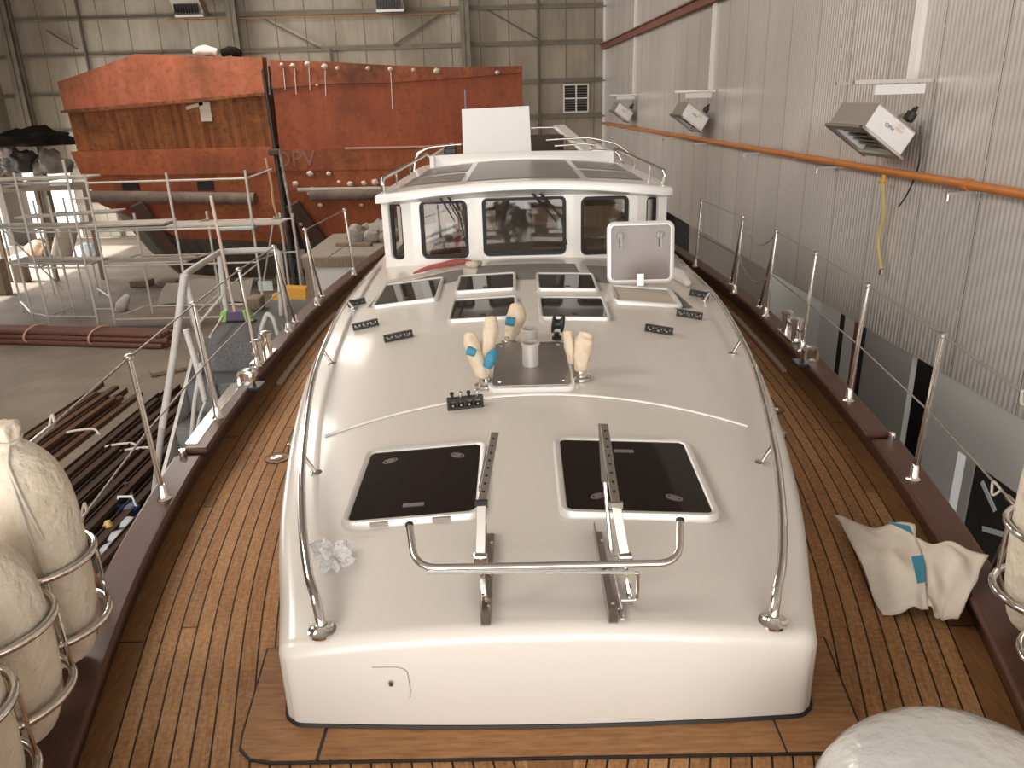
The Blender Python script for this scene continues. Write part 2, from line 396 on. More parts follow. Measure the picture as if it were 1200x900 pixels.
# ------------------------------------------------------------------ the hall
S0, T0 = -9.0, -16.6
def slab(name, s0, s1, t0, t1, z0, z1, m_, **k):
    return struct(MB().obox(W(s0, z0, t0), WD*(s1-s0), WN*(t1-t0), Vector((0, 0, z1-z0))).build(name, m_, smooth=0, **k))
slab('floor', S0, BACK_S+.3, T0, 6.2, FLOOR_Z-.2, FLOOR_Z, concrete)
slab('ceiling', S0, BACK_S+.3, T0, 6.2, CEIL_Z, CEIL_Z+.15, mat('ceiling_sheet', (.42, .40, .37), .8))
slab('wall_right', S0, BACK_S+.15, WALL_D, WALL_D+.12, -.76, CEIL_Z, wallm)
slab('wall_right_recess', S0, BACK_S+.15, 5.1, 5.2, FLOOR_Z, -.76, dark)
slab('wall_left', S0, 19, T0-.15, T0, FLOOR_Z, CEIL_Z, mat('left_sheet', (.30, .27, .22), .8))
slab('wall_left_lintel', 19, BACK_S, T0-.15, T0, 1.6, CEIL_Z, MATS['left_sheet']); slab('wall_left_end', 28.2, BACK_S, T0-.15, T0, FLOOR_Z, 1.6, MATS['left_sheet'])
slab('ground_outside', 12, 60, T0-30, T0-.15, FLOOR_Z-.25, FLOOR_Z-.03, mat('bright_yard', (.75, .73, .70), .9))
slab('wall_back', BACK_S, BACK_S+.15, -14.9, WALL_D, FLOOR_Z, CEIL_Z, backm)
slab('wall_back_lintel', BACK_S, BACK_S+.15, T0, -14.9, .1, CEIL_Z, backm)
# low panels under the ribbed sheet
tn = [0]
def low(name, s0, s1, z0, z1, m_, t0=4.52, th=.06):
    return slab(name, min(s0, s1), max(s0, s1), t0, t0+th, z0, z1, m_)
pale = mat('pale_door_panel', (.86, .90, .87), .35); palen = mat('grey_door_panel', (.68, .69, .67), .35)
midg = mat('mid_grey_panel', (.36, .35, .33), .4); sill = mat('low_wall_panel', (.72, .70, .68), .35, metal=.1)
low('door_1', 12.05, 10.15, FLOOR_Z, -.76, pale); low('door_2', 10.15, 9.55, FLOOR_Z, -.76, palen)
low('trim_1', 9.55, 9.42, FLOOR_Z, -.76, dark); low('trim_2', 9.42, 9.15, FLOOR_Z, -.76, sill); low('trim_3', 9.15, 9.06, FLOOR_Z, -.76, beamm)
low('door_3', 8.84, 7.78, FLOOR_Z, -.76, midg); low('wall_low_panel', 7.33, 3.0, -1.42, -.76, sill)
low('wall_low_panel_2', 7.33, 6.75, FLOOR_Z, -1.42, sill); low('trim_4', 6.75, 6.62, FLOOR_Z, -1.42, mat('white_door_frame_glow', (.9, .9, .9), .3, emis=((1, 1, 1), .15)))  # faint glow put into the white frame's paint; it is no lamp
low('trim_5', 6.62, 6.48, FLOOR_Z, -1.42, alu)
dg = low('door_4', 6.46, 4.2, FLOOR_Z, -1.42, mat('dark_door_glass', (.03, .03, .03), .15))
for (s_, z_, r_) in ((6.2, -1.62, .6), (6.05, -1.9, -.35)):
    c = W(s_, z_, 4.51); MB().box(c, (.30, .006, .05), WD*math.cos(r_)+Vector((0, 0, math.sin(r_))), WN, Vector((0, 0, math.cos(r_)))-WD*math.sin(r_)).build('tape_strip', paper, dg, smooth=0, label='pale strip of tape')
low('wall_roller_sheet', 12.1, 17.2, FLOOR_Z, -.76, lowm); low('wall_far_sheet', 21, BACK_S, FLOOR_Z, -.76, lowm)
# brown beam high on the right wall
b = MB(); b.obox(W(S0, 3.52, WALL_D-.14), WD*(BACK_S-S0), WN*.14, Vector((0, 0, .15))); b.obox(W(S0, 3.67, WALL_D-.20), WD*(BACK_S-S0), WN*.2, Vector((0, 0, .03)))
struct(b.build('trim_7', beamm, smooth=0))
for k, s_ in enumerate((8.5, 16.0, 24.0)):
    struct(MB().obox(W(s_-.07, 2.0, WALL_D-.05), WD*.14, WN*.05, Vector((0, 0, 5.6))).build('trim_%d' % (8+k), whitep, smooth=0))
struct(MB().obox(W(BACK_S-.06, FLOOR_Z, WALL_D-.08), WD*.06, WN*.08, Vector((0, 0, 10))).build('trim_11', whitep, smooth=0))
# back wall steelwork: purlins, columns, posts, braces
k = 12
for z_ in (6.3, 4.95, 3.8, 2.55, 1.36, .1, -1.1):
    b = MB(); b.obox(W(BACK_S-.10, z_-.07, T0 if z_ > .05 else -14.9), WD*.1, WN*(WALL_D-(T0 if z_ > .05 else -14.9)), Vector((0, 0, .05)))
    b.obox(W(BACK_S-.03, z_-.07, T0 if z_ > .05 else -14.9), WD*.03, WN*(WALL_D-(T0 if z_ > .05 else -14.9)), Vector((0, 0, .15)))
    struct(b.build('trim_%d' % k, steelpaint, smooth=0)); k += 1
for t_ in (-15.8, -8.25, -.4):
    b = MB(); b.obox(W(BACK_S-.45, FLOOR_Z, t_-.16), WD*.03, WN*.32, Vector((0, 0, 10))); b.obox(W(BACK_S-.16, FLOOR_Z, t_-.16), WD*.03, WN*.32, Vector((0, 0, 10)))
    b.obox(W(BACK_S-.45, FLOOR_Z, t_-.02), WD*.3, WN*.04, Vector((0, 0, 10)))
    struct(b.build('trim_%d' % k, steelpaint, smooth=0)); k += 1
for t_ in (-13.45, 2.17, -5.1, -10.9):
    struct(MB().obox(W(BACK_S-.14, FLOOR_Z, t_-.035), WD*.07, WN*.07, Vector((0, 0, 10 if t_ > 0 or t_ < -11 else 6.2))).build('trim_%d' % k, mat('dark_steel', (.12, .10, .08), .6), smooth=0)); k += 1
for a, b_ in (((-7.3, 4.8), (-5.5, 3.85)), ((-2.9, 3.85), (-1.1, 4.85)), ((.35, 4.9), (2.15, 3.9)), ((-14.6, 4.6), (-13.7, 4.0))):
    struct(MB().bar(W(BACK_S-.12, a[1], a[0]), W(BACK_S-.12, b_[1], b_[0]), .05, .05).build('trim_%d' % k, MATS['dark_steel'], smooth=0)); k += 1
struct(MB().tube([W(BACK_S-.2, 4.80, -10.5), W(BACK_S-.2, 4.80, -.7)], .03, 8).build('trim_%d' % k, mat('ochre_pipe', (.36, .19, .08), .6), smooth=40)); k += 1
# slatted vent window
wf = MB(); t0_, t1_, z0_, z1_ = 3.0, 3.92, 1.44, 2.42
for a in (t0_, (t0_+t1_)/2-.02, t1_-.05): wf.obox(W(BACK_S-.06, z0_, a), WD*.06, WN*.05, Vector((0, 0, z1_-z0_)))
for a in (z0_, (z0_+z1_)/2-.02, z1_-.05): wf.obox(W(BACK_S-.06, a, t0_), WD*.055, WN*(t1_-t0_), Vector((0, 0, .05)))
win = struct(wf.build('window_2', whitep, smooth=0))
MB().obox(W(BACK_S-.02, z0_, t0_), WD*.015, WN*(t1_-t0_), Vector((0, 0, z1_-z0_))).build('window_pane', dark, win, smooth=0)
b = MB()
for q in range(11): b.obox(W(BACK_S-.045, z0_+.07+q*.085, t0_+.03), WD*.03+Vector((0, 0, -.02)), WN*(t1_-t0_-.06), Vector((0, 0, .012)))
b.build('window_louver', steelgrey, win, smooth=0)

# ------------------------------------------------------------------ heaters on the right wall and back wall
def text_mesh(name, body, size, O, X, Y, m_, parent, ext=.001):
    cu = bpy.data.curves.new(name, 'FONT'); cu.body = body; cu.size = size; cu.extrude = ext; cu.align_x = 'CENTER'; cu.align_y = 'CENTER'
    tmp = bpy.data.objects.new(name+'_tmp', cu); COL.objects.link(tmp)
    dg_ = bpy.context.evaluated_depsgraph_get(); me = bpy.data.meshes.new_from_object(tmp.evaluated_get(dg_)); bpy.data.objects.remove(tmp)
    X, Y = Vector(X).normalized(), Vector(Y).normalized(); Z = X.cross(Y)
    off = Vector((0, 0, 0)); q = parent
    while q is not None: off = off+q.location; q = q.parent
    for v in me.vertices: v.co = Vector(O)-off+X*v.co.x+Y*v.co.y+Z*v.co.z
    me.materials.clear(); me.materials.append(m_)
    o = bpy.data.objects.new(name, me); COL.objects.link(o); o.parent = parent; return o
def heater(s0, label, dark_front=False, L=.85):
    base = W(s0+L/2, 1.98, 4.15); T = thing('gas_heater', label, 'heater', base, 'radiant gas heaters along the ribbed wall')
    A, C, D, B = (3.98, 1.78), (4.38, 1.50), (4.25, 1.27), (3.85, 1.56)
    P = lambda q, s_: W(s_, q[1], q[0])
    Z = Vector((0, 0, 1)); ab = (WN*(B[0]-A[0])+Z*(B[1]-A[1])); bd = (WN*(D[0]-B[0])+Z*(D[1]-B[1]))
    o_ = P(A, s0); ex, ey = ab, bd; t_ = .02; m = MB()
    m.obox(o_, WD*.012, ex, ey); m.obox(o_+WD*(L-.012), WD*.012, ex, ey); m.obox(o_, WD*L, ex.normalized()*t_, ey)
    body = m.build('housing', heaterm, T, smooth=0, bevel=.004)
    MB().obox(o_-ey.normalized()*.006+WD*.001, WD*(L-.002), ex, ey.normalized()*.01).build('top_cover', heatert, T, smooth=0)
    MB().obox(o_+ey-ey.normalized()*.004+WD*.001, WD*(L-.002), ex, ey.normalized()*.01).build('bottom_cover', heatert, T, smooth=0)
    fr = MB(); c = o_+ex; n_ = ab.normalized(); e = bd.normalized(); H = bd.length; g = .035
    for a0, dx, dy in ((-g, L+2*g, .07), (-g, L+2*g, None),):
        pass
    fr.obox(c-WD*g-e*g, WD*(L+2*g), e*.07, n_*.03); fr.obox(c-WD*g+e*(H+g-.07), WD*(L+2*g), e*.07, n_*.03)
    fr.obox(c-WD*g-e*g, WD*.07, e*(H+2*g), n_*.03); fr.obox(c+WD*(L+g-.07), WD*.07, e*(H+2*g), n_*.03)
    fr.build('front_flange', satin, T, smooth=0, bevel=.004)
    lv = MB(); lv.obox(c-n_*.16+WD*.03+e*.03, WD*(L-.06), e*(H-.06), n_*.01)
    lv.build('reflector', mat('heater_dark', (.05, .045, .04), .4, metal=.6), T, smooth=0)
    lv = MB()
    for q in range(5): lv.obox(c-n_*.10+WD*.04+e*(.07+q*.08), WD*(L-.08), e*.02, n_*.07)
    lv.build('burner_bars', satin, T, smooth=0)
    # burner unit and valve behind
    q0 = o_+ey*.45-n_*.0
    MB().lathe(P((4.30, 1.60), s0+.05), [(.03, 0), (.055, .01), (.055, .09), (.03, .10), (.02, .16)], 14, Z=(-n_)).build('burner_unit', blk, T)
    MB().tube([W(s0+.05, 1.62, 4.36), W(s0+.12, 1.66, 4.30), W(s0+.25, 1.64, 4.32)], .02, 8).build('gas_tube', chrome, T)
    # chains, support bars
    for (tt, zz, ss) in ((3.98, 1.79, s0+.78), (3.98, 1.79, s0+.04), (4.36, 1.56, s0+.04)):
        MB().tube([W(ss, zz, tt), W(ss, 1.97, tt)], .007, 6).build('chain', wirem, T)
    br = MB(); br.obox(W(s0, 1.965, 3.70), WD*.05, WN*.79, Vector((0, 0, .035))); br.obox(W(s0+.76, 1.965, 3.85), WD*.04, WN*.64, Vector((0, 0, .03)))
    br.build('support_arm', satin, T, smooth=0)
    br = MB().obox(W(s0-.03, 1.86, 3.9), WD*.03, WN*.5, Vector((0, 0, .09))); br.build('arm_plate', whitep, T, smooth=0)
    fc = o_-WD*.002+ex*.45+ey*.45
    text_mesh('maker_mark', 'OPH', .055, fc, bd, -ab, whitelet, T)
    text_mesh('maker_print', 'ECO\nHEAT', .04, fc+ey*.22-ex*.2, bd, -ab, mat('faded_orange_print', (.72, .42, .27), .6), T)
    return T
H1 = heater(8.1, 'white gas heater on the ribbed wall, nearest and largest, cable hanging beside it')
H2 = heater(15.65, 'white gas heater on the ribbed wall, middle one of the row')
H3 = heater(23.5, 'small far white gas heater on the ribbed wall by the back corner')
pts = catmull([W(8.12, 1.55, 4.43), W(8.10, 1.2, 4.46), W(8.22, .9, 4.46), W(8.38, .72, 4.46)], 6)
tag(MB().tube(pts, .009, 6).build('cable', blk), 'thin black cable hanging from nearest heater across the orange pipe', 'cable')
for t_, lb in ((-9.55, 'grey unit heater hanging on back wall left of the column, above dark red hull'), (-2.9, 'grey unit heater hanging on the back wall above right hull section')):
    T = thing('unit_heater', lb, 'heater', W(BACK_S-.6, 5.2, t_), 'unit heaters on the back wall')
    MB().prism([W(BACK_S-.95, 5.35, t_-.5), W(BACK_S-.25, 5.35, t_-.5), W(BACK_S-.25, 4.95, t_-.42), W(BACK_S-.75, 4.85, t_-.42)], WN*.95).build('housing', heatert, T, smooth=0)
    MB().obox(W(BACK_S-.83, 4.83, t_-.43), WD*.06, WN*.92, Vector((0, 0, .07))).build('front_lip', whitep, T, smooth=0)
    b = MB()
    for q in range(9): b.obox(W(BACK_S-.93, 4.95, t_-.4+q*.09), WD*.1-Vector((0, 0, .03)), WN*.05, Vector((0, 0, .26)))
    b.build('grille', blk, T, smooth=0)
    MB().obox(W(BACK_S-.5, 5.35, t_+.1), WD*.06, WN*.06, Vector((0, 0, .9))).build('hanger', steelpaint, T, smooth=0)

# orange gas pipe along the wall
T = thing('gas_pipe', 'long orange gas pipe running along the ribbed right wall', 'pipe', W(8, 1.075, 4.38))
MB().tube([W(S0+.3, 1.075, 4.38), W(BACK_S-.2, 1.075, 4.38)], .042, 14).build('pipe_run', orange, T)
for s_ in (5.1, 7.15, 10.1, 13.0, 16.2, 19, 22, 25, 27.5):
    m = MB(); m.obox(W(s_-.02, .985, 4.24), WD*.04, WN*.26, Vector((0, 0, .025))); m.tube([W(s_, 1.0, 4.25), W(s_, .93, 4.25)], .018, 8)
    m.build('pipe_bracket', satin, T, smooth=0)
MB().tube([W(7.05, 1.075, 4.38), W(7.13, 1.075, 4.38)], .055, 14).build('pipe_coupling', orange, T)
m = MB().tube([W(8.62, 1.04, 4.38), W(8.62, .93, 4.38)], .022, 8); m.tube([W(8.52, .96, 4.38), W(8.74, .95, 4.38)], .012, 6); m.build('tap', yellow, T)
hz = catmull([W(8.62, .93, 4.38), W(8.60, .6, 4.42), W(8.66, .3, 4.43), W(8.48, .02, 4.42)], 6)
T = thing('gas_hose', 'yellowish hose hanging from the orange pipe tap', 'hose', W(8.6, .9, 4.38))
MB().tube(hz, .022, 8).build('hose', mat('hose_yellow', (.52, .40, .17), .6), T); MB().tube([hz[-1], hz[-1]-Vector((0, 0, .06))], .028, 8).build('hose_end', chrome, T)
# ------------------------------------------------------------------ the yacht
CX = .055
WIN = smooth_tab([(-.9, .02), (-.5, .28), (0, .62), (.5, .92), (1.0, 1.17), (1.5, 1.36), (1.9, 1.475), (2.7, 1.675), (3.5, 1.81), (4.2, 1.89), (5, 1.95), (6.3, 2.0), (7.3, 2.0), (9.2, 1.88), (12, 1.62), (15, 1.3)])
def win_(y): return lerp_tab(WIN, y)
WRT = smooth_tab([(1.99, .85), (2.3, .93), (2.6, 1.015), (2.9, 1.09), (3.3, 1.175), (3.7, 1.25), (4.1, 1.315), (4.6, 1.38), (5.2, 1.43), (6, 1.465), (7.5, 1.46), (10.4, 1.38)])
def wr(y): return lerp_tab(WRT, y)
ZC = smooth_tab([(1.9, .372), (2.6, .405), (3.6, .45), (5.2, .525), (6.9, .585), (10.4, .62)])
CAMB = [(1.9, .075), (3.6, .09), (6, .125), (10, .13)]
def zr(x, y):
    u = (x-CX)/wr(y); return lerp_tab(ZC, y)-lerp_tab(CAMB, y)*u*u
def front_y(x): return 1.985+.045*((x-CX)/.84)**2*.6
yacht = thing('motor_yacht', 'white motor yacht with teak side decks and a wheelhouse, seen from its bow', 'yacht', (CX, 6, FLOOR_Z))

# hull skin
HS = [-.85, -.5, 0, .5, 1, 1.5, 2, 3, 4, 5, 6.5, 8, 10, 12, 14, 15]
def hullpt(y, k, sd):
    b_ = win_(y)+.05; prof = [(1.0, -.0), (.97, -.25), (.90, -.7), (.78, -1.2), (.55, -1.7), (.12, -2.1)][k]
    f = prof[0]**(1.0+max(0, (3-y))*.35)
    return Vector((CX+sd*b_*f, y-(.0 if y > 1 else 0)+max(0, 3-y)*.22*(-prof[1]), prof[1]))
for sd in (-1, 1):
    m = MB(); vs = []; 
    m.grid(lambda u, v, sd=sd: hullpt(HS[int(round(v*(len(HS)-1)))], int(round(u*5)), sd), 5, len(HS)-1, flip=sd > 0)
    m.build('hull_side', mat('hull_paint', (.035, .03, .045), .25, coat=.4), yacht, label='dark painted hull side')
# teak deck, two halves with plank coordinates
PW = .0625
for sd in (-1, 1):
    ys = list(np.arange(-.8, 15.01, .1)); nc = 34; me = bpy.data.meshes.new('deck'); vs, fs, uvs = [], [], []
    s_acc = 0; prev = None
    for y in ys:
        wI = win_(y)
        for j in range(nc+1):
            u = j/nc; off = u*wI
            vs.append((CX+sd*(wI-off)-CX, y-6, 0-FLOOR_Z)); uvs.append(((off-.10)/PW, y))
    for i in range(len(ys)-1):
        for j in range(nc):
            f = (i*(nc+1)+j, i*(nc+1)+j+1, (i+1)*(nc+1)+j+1, (i+1)*(nc+1)+j); fs.append(f if sd < 0 else f[::-1])
    me.from_pydata(vs, [], fs); uvl = me.uv_layers.new(name='plank')
    for l in me.loops: uvl.data[l.index].uv = uvs[l.vertex_index]
    me.materials.append(teak); o = bpy.data.objects.new('deck_planking', me); COL.objects.link(o); o.parent = yacht
    o['label'] = 'laid teak deck planks with dark caulking'
    # covering board along the bulwark
    m = MB(); yy = np.arange(-.6, 15, .2)
    m.grid(lambda u, v, sd=sd: Vector((CX+sd*(win_(-.6+v*15.4)-.002-u*.095), -.6+v*15.4, .004)), 2, 90, flip=sd > 0)
    m.build('covering_board', teakl, yacht)
m = MB()
for yb in (1.2, 2.45, 4.4, 6.4, 8.4):
    for sd in (-1, 1):
        x = CX+sd*win_(yb); m.obox((x, yb, .0045), (-sd*.095, 0, 0), (0, .006, 0), (0, 0, .001))
m.build('board_joint', rubber, yacht, smooth=0)
# king plank and margin boards round the front of the coachroof
MB().box((CX, .65, .003), (.13, 2.4, .004)).build('king_plank', teakl, yacht, smooth=0)
mp_ = []
for k in range(0, 7):
    a = rad(90*k/6); mp_.append(Vector((CX-.87-.0+.0-.07*math.sin(a), 1.94-.07*math.cos(a), .007)))
def edge_out(x_half, y0):  # margin outline: right side mirrored
    return x_half
m = MB(); out = [Vector((CX-.86, 1.865, 0))]
L_ = [(-.72, 1.865), (.72, 1.865), (.86, 1.865), (.93, 1.885), (.985, 1.94), (1.01, 2.05), (1.03, 2.16), (.90, 2.16), (.86, 2.02), (.72, 2.02), (-.72, 2.02), (-.86, 2.02), (-.90, 2.16), (-1.03, 2.16), (-1.01, 2.05), (-.985, 1.94), (-.93, 1.885), (-.86, 1.865)]
m.prism([(CX+a, b_, .0045) for a, b_ in ((-.72, 1.865), (.72, 1.865), (.72, 2.04), (-.72, 2.04))], (0, 0, .003)); m.build('margin_board', teakm, yacht, smooth=0)
for sd in (-1, 1):
    pl = [(.725, 1.865), (.86, 1.865), (.93, 1.878), (.972, 1.92), (.985, 1.98), (1.03, 2.40), (.90, 2.40), (.84, 2.1), (.8, 2.04), (.725, 2.04)]
    MB().prism([(CX+sd*a, b_, .0045) for a, b_ in pl], (0, 0, .003)).build('margin_board', teakm, yacht, smooth=0)
m = MB(); ln = [(-.95, 2.40), (-1.034, 2.40), (-.989, 1.98), (-.976, 1.915), (-.93, 1.873), (-.86, 1.858), (.86, 1.858), (.93, 1.873), (.976, 1.915), (.989, 1.98), (1.034, 2.40), (.95, 2.40)]
m.sweep([(CX+a, b_) for a, b_ in ln], [(-.002, .0), (.002, .0), (.002, .0082), (-.002, .0082)], closed=False); 
for sd in (-1, 1): m.obox((CX+sd*.72, 1.865, 0), (.006, 0, 0), (0, .16, 0), (0, 0, .0082))
m.build('caulk_line', rubber, yacht, smooth=0)
# black bedding line under the coachroof
# bulwarks and cap rails
def bul(y0, y1, zt, wid, step=.12):
    n = max(2, int((y1-y0)/step))
    return [y0+(y1-y0)*i/n for i in range(n+1)]
def strip(m, sd, ys, o0, o1, z0, z1, rnd=False):
    """box section between offsets o0..o1 outboard of the deck edge"""
    n = len(ys); vs = []
    for y in ys:
        a, b_ = CX+sd*(win_(y)+o0), CX+sd*(win_(y)+o1)
        vs += [(a, y, z0), (b_, y, z0), (b_, y, z1), (a, y, z1)]
    fs = [(i*4+j, i*4+(j+1) % 4, (i+1)*4+(j+1) % 4, (i+1)*4+j) for i in range(n-1) for j in range(4)]+[(0, 1, 2, 3), tuple(range((n-1)*4, n*4))[::-1]]
    m.add(vs, fs)
YS = 3.88
for sd in (-1, 1):
    m = MB(); strip(m, sd, bul(-.7, YS, .1, 0), .0, .085, -.05, .105); strip(m, sd, bul(YS, 15, .1, 0), .0, .05, -.05, .13); m.build('bulwark', mat('bulwark_brown', (.06, .026, .017), .3, coat=.4), yacht, smooth=30)
    m = MB(); strip(m, sd, bul(-.7, YS-.02, .1, 0), -.045, .105, .105, .14); m.build('cap_rail', rail_wood, yacht, smooth=30, bevel=.012, label='wide varnished brown cap rail round the bow')
    m = MB(); strip(m, sd, bul(YS, 15, .1, 0), -.07, .06, .13, .165); m.build('cap_rail', rail_wood, yacht, smooth=30, bevel=.012, label='narrow varnished brown cap rail along the side deck')
    if sd < 0: m = MB(); strip(m, sd, bul(YS+.06, YS+1.05, .1, 0), .0, .07, .163, .170); m.build('rubbing_plate', chrome, yacht, smooth=30, bevel=.003, label='polished steel plate on the cap rail')
    MB().lathe((CX+sd*(win_(YS)+.055), YS-.03, .10), [(.016, 0), (.02, .01), (.016, .035), (.02, .06), (.016, .075)], 16).build('rail_end_fitting', chrome, yacht)

# coachroof: one shell, rounded edges
RR_ = .05
def coach():
    ysn = [1.985+.06*t for t in (0, .08, .2, .35, .55, .78, 1)]+list(np.arange(2.1, 10.41, .1))
    us = [-1+.07*t for t in (0, .06, .16, .32, .55, .8, 1)]+list(np.linspace(-.9, .9, 31))+[1-.07*t for t in (1, .8, .55, .32, .16, .06, 0)]
    vs = []; nU = len(us)
    for y in ysn:
        for u in us:
            x = CX+u*wr(y); yf = .028*(u*u)**1.0; ey = (y-1.985); yy = y+yf*max(0, 1-ey/.8)
            ex = wr(y)*(1-abs(u)); dx, dy = max(0, RR_-ex), max(0, RR_-ey); q = math.hypot(dx, dy)
            if q > RR_:
                kx = dx*RR_/q; ky = dy*RR_/q; x -= math.copysign(dx-kx, u); yy += dy-ky; q = RR_
            z = zr(x, y)-(RR_-math.sqrt(max(0, RR_**2-q*q)))
            vs.append(Vector((x, yy, z)))
    nV = len(ysn); fs = [(j*nU+i, j*nU+i+1, (j+1)*nU+i+1, (j+1)*nU+i) for j in range(nV-1) for i in range(nU-1)]
    m = MB(); m.add(vs, fs)
    ring = [j*nU for j in range(nV-1, 0, -1)]+list(range(nU))+[(j+1)*nU-1 for j in range(1, nV)]
    o = len(m.v); lo = []
    for r_ in ring:
        p = vs[r_]; lo.append(Vector((p.x, p.y, p.z*.45))); 
    m.v += lo; k = len(ring); o2 = len(m.v); m.v += [Vector((vs[r_].x, vs[r_].y, .012)) for r_ in ring]
    for i in range(k-1):
        m.f.append((ring[i], o+i, o+i+1, ring[i+1])); m.f.append((o+i, o2+i, o2+i+1, o+i+1))
    return m, ring, vs
m, ring, vs_ = coach()
roof = m.build('coachroof', gel, yacht, smooth=50, label='cream gelcoat coachroof with rounded edges')
m = MB(); m.tube([(vs_[r_].x, vs_[r_].y, .01) for r_ in ring], .009, 6, caps=True); m.build('bedding_seal', rubber, roof)
# curved lip across the coachroof
def lip_y(x): return 3.80-.30*((x-CX)/1.03)**2
pp = [(x, lip_y(x), zr(x, lip_y(x))+.0) for x in np.linspace(CX-1.03, CX+1.03, 41)]
MB().tube(pp, .010, 8).build('roof_lip', gelw, roof)
pp = [(x, lip_y(x)-.011, zr(x, lip_y(x))-.001) for x in np.linspace(CX-1.03, CX+1.03, 41)]
MB().tube(pp, .0022, 6).build('lip_painted_shadow', mat('lip_shadow_brown', (.20, .15, .11), .7), roof)  # thin brown tube draws the shadow line in front of the lip

def patch(name, poly, m_, off=.004, parent=None, n=8, **k):
    """a skin that follows the roof, over a quadrilateral in plan"""
    a, b_, c, d = [Vector((*p, 0)) for p in poly]
    def fn(u, v):
        p = (a*(1-u)+b_*u)*(1-v)+(d*(1-u)+c*u)*v; return Vector((p.x, p.y, zr(p.x, p.y)+off))
    return MB().grid(fn, n, n).build(name, m_, parent, **k)
for q in (((-.38, 6.12), (.49, 6.12), (.47, 6.66), (-.36, 6.66)), ((-1.16, 5.72), (-.46, 6.27), (-.50, 6.62), (-1.12, 6.28)), ((.58, 6.05), (.78, 6.0), (.74, 6.6), (.56, 6.6)), ((1.10, 5.42), (1.24, 5.5), (1.17, 6.0), (1.06, 6.0))):
    patch('nonskid_pad', q, nonskid, parent=roof, label='dark grey nonskid pad')

def frame_at(x, y, rot=0):
    e = .01; tx = Vector((e, 0, zr(x+e, y)-zr(x, y))).normalized(); ty = Vector((0, e, zr(x, y+e)-zr(x, y))).normalized()
    Z = tx.cross(ty).normalized(); X = (tx*math.cos(rot)+ty*math.sin(rot)).normalized(); Y = Z.cross(X)
    return Vector((x, y, zr(x, y))), X, Y, Z
def ring_prof(wd_, h): return [(0, 0), (0, h*.55), (-wd_*.25, h), (-wd_*.75, h), (-wd_, h*.7), (-wd_, 0)]
def oval(a, b_, n=20): return [(a*math.cos(2*PI*k/n), b_*math.sin(2*PI*k/n)) for k in range(n)]
def fill(m, path, z, O, X, Y, Z): m.add([O+X*p[0]+Y*p[1]+Z*z for p in path], [tuple(range(len(path)))])
def hatch(x, y, wd_, dp_, gm, label, fw_=.032, h=.030, handles=True, flip=False, rot=0, small=False):
    O, X, Y, Z = frame_at(x, y, rot); O = O-Z*.006
    fw_ = .024 if small else fw_; fr = MB().sweep(rr(wd_, dp_, .06 if not small else .04), ring_prof(fw_, h), True, O, X, Y, Z)
    f = fr.build('deck_hatch', alu, yacht, smooth=50, label=label)
    g = MB(); p = rr(wd_-fw_*1.7, dp_-fw_*1.7, .045 if not small else .03); fill(g, p, h*.72, O, X, Y, Z); g.build('hatch_pane', gm, f, smooth=0)
    if handles:
        s_ = -1 if flip else 1
        for hx, hy, a in ((-.15, .19*s_, .5), (.15, .19*s_, -.5)):
            c = O+X*hx+Y*hy+Z*(h*.72); X2 = X*math.cos(a)+Y*math.sin(a); Y2 = Z.cross(X2)
            hm = MB(); hm.sweep(oval(.035, .018), [(0, 0), (0, .004), (-.006, .004), (-.006, 0)], True, c, X2, Y2, Z); hm.lathe(c-Y2*0, [(.018, 0), (.018, .004)], 16, Z)
            hm.build('hatch_handle', mat('handle_grey', (.16, .13, .12), .4), f, smooth=0)
        c = O-Y*(.20*s_)+Z*(h*.72); MB().box(c+Z*.002, (.085, .022, .004), X, Y, Z).build('hatch_stay', MATS['handle_grey'], f, smooth=0)
        if not flip:
            for hx in (-.12, .12): MB().box(O+X*hx-Y*(dp_/2-.002)+Z*.018, (.07, .012, .018), X, Y, Z).build('hatch_hinge', satin, f, smooth=0)
    else:
        c = O+Z*(h*.74)+X*.0-Y*(dp_*.30); MB().box(c, (.04, .018, .006), X, Y, Z).build('hatch_latch', blk, f, smooth=0)
    return f
hatch(-.445, 2.94, .56, .63, darkglass, 'dark foredeck hatch at left, in front of the curved lip')
hatch(.435, 2.94, .62, .66, darkglass, 'dark foredeck hatch at right, in front of the curved lip', flip=True)
hatch(-.27, 6.04, .47, .50, smallglass, 'rear left one of the four small hatches', handles=False, small=True)
hatch(-.265, 5.34, .48, .52, smallglass, 'front left one of the four small hatches', handles=False, small=True)
hatch(.355, 6.0, .47, .50, smallglass, 'rear right one of the four small hatches', handles=False, small=True)
hatch(.36, 5.30, .48, .52, smallglass, 'front right one of the four small hatches', handles=False, small=True)
hatch(-.87, 5.98, .50, .66, smallglass, 'closed hatch at far left beside the wheelhouse', handles=False, small=True, rot=0)
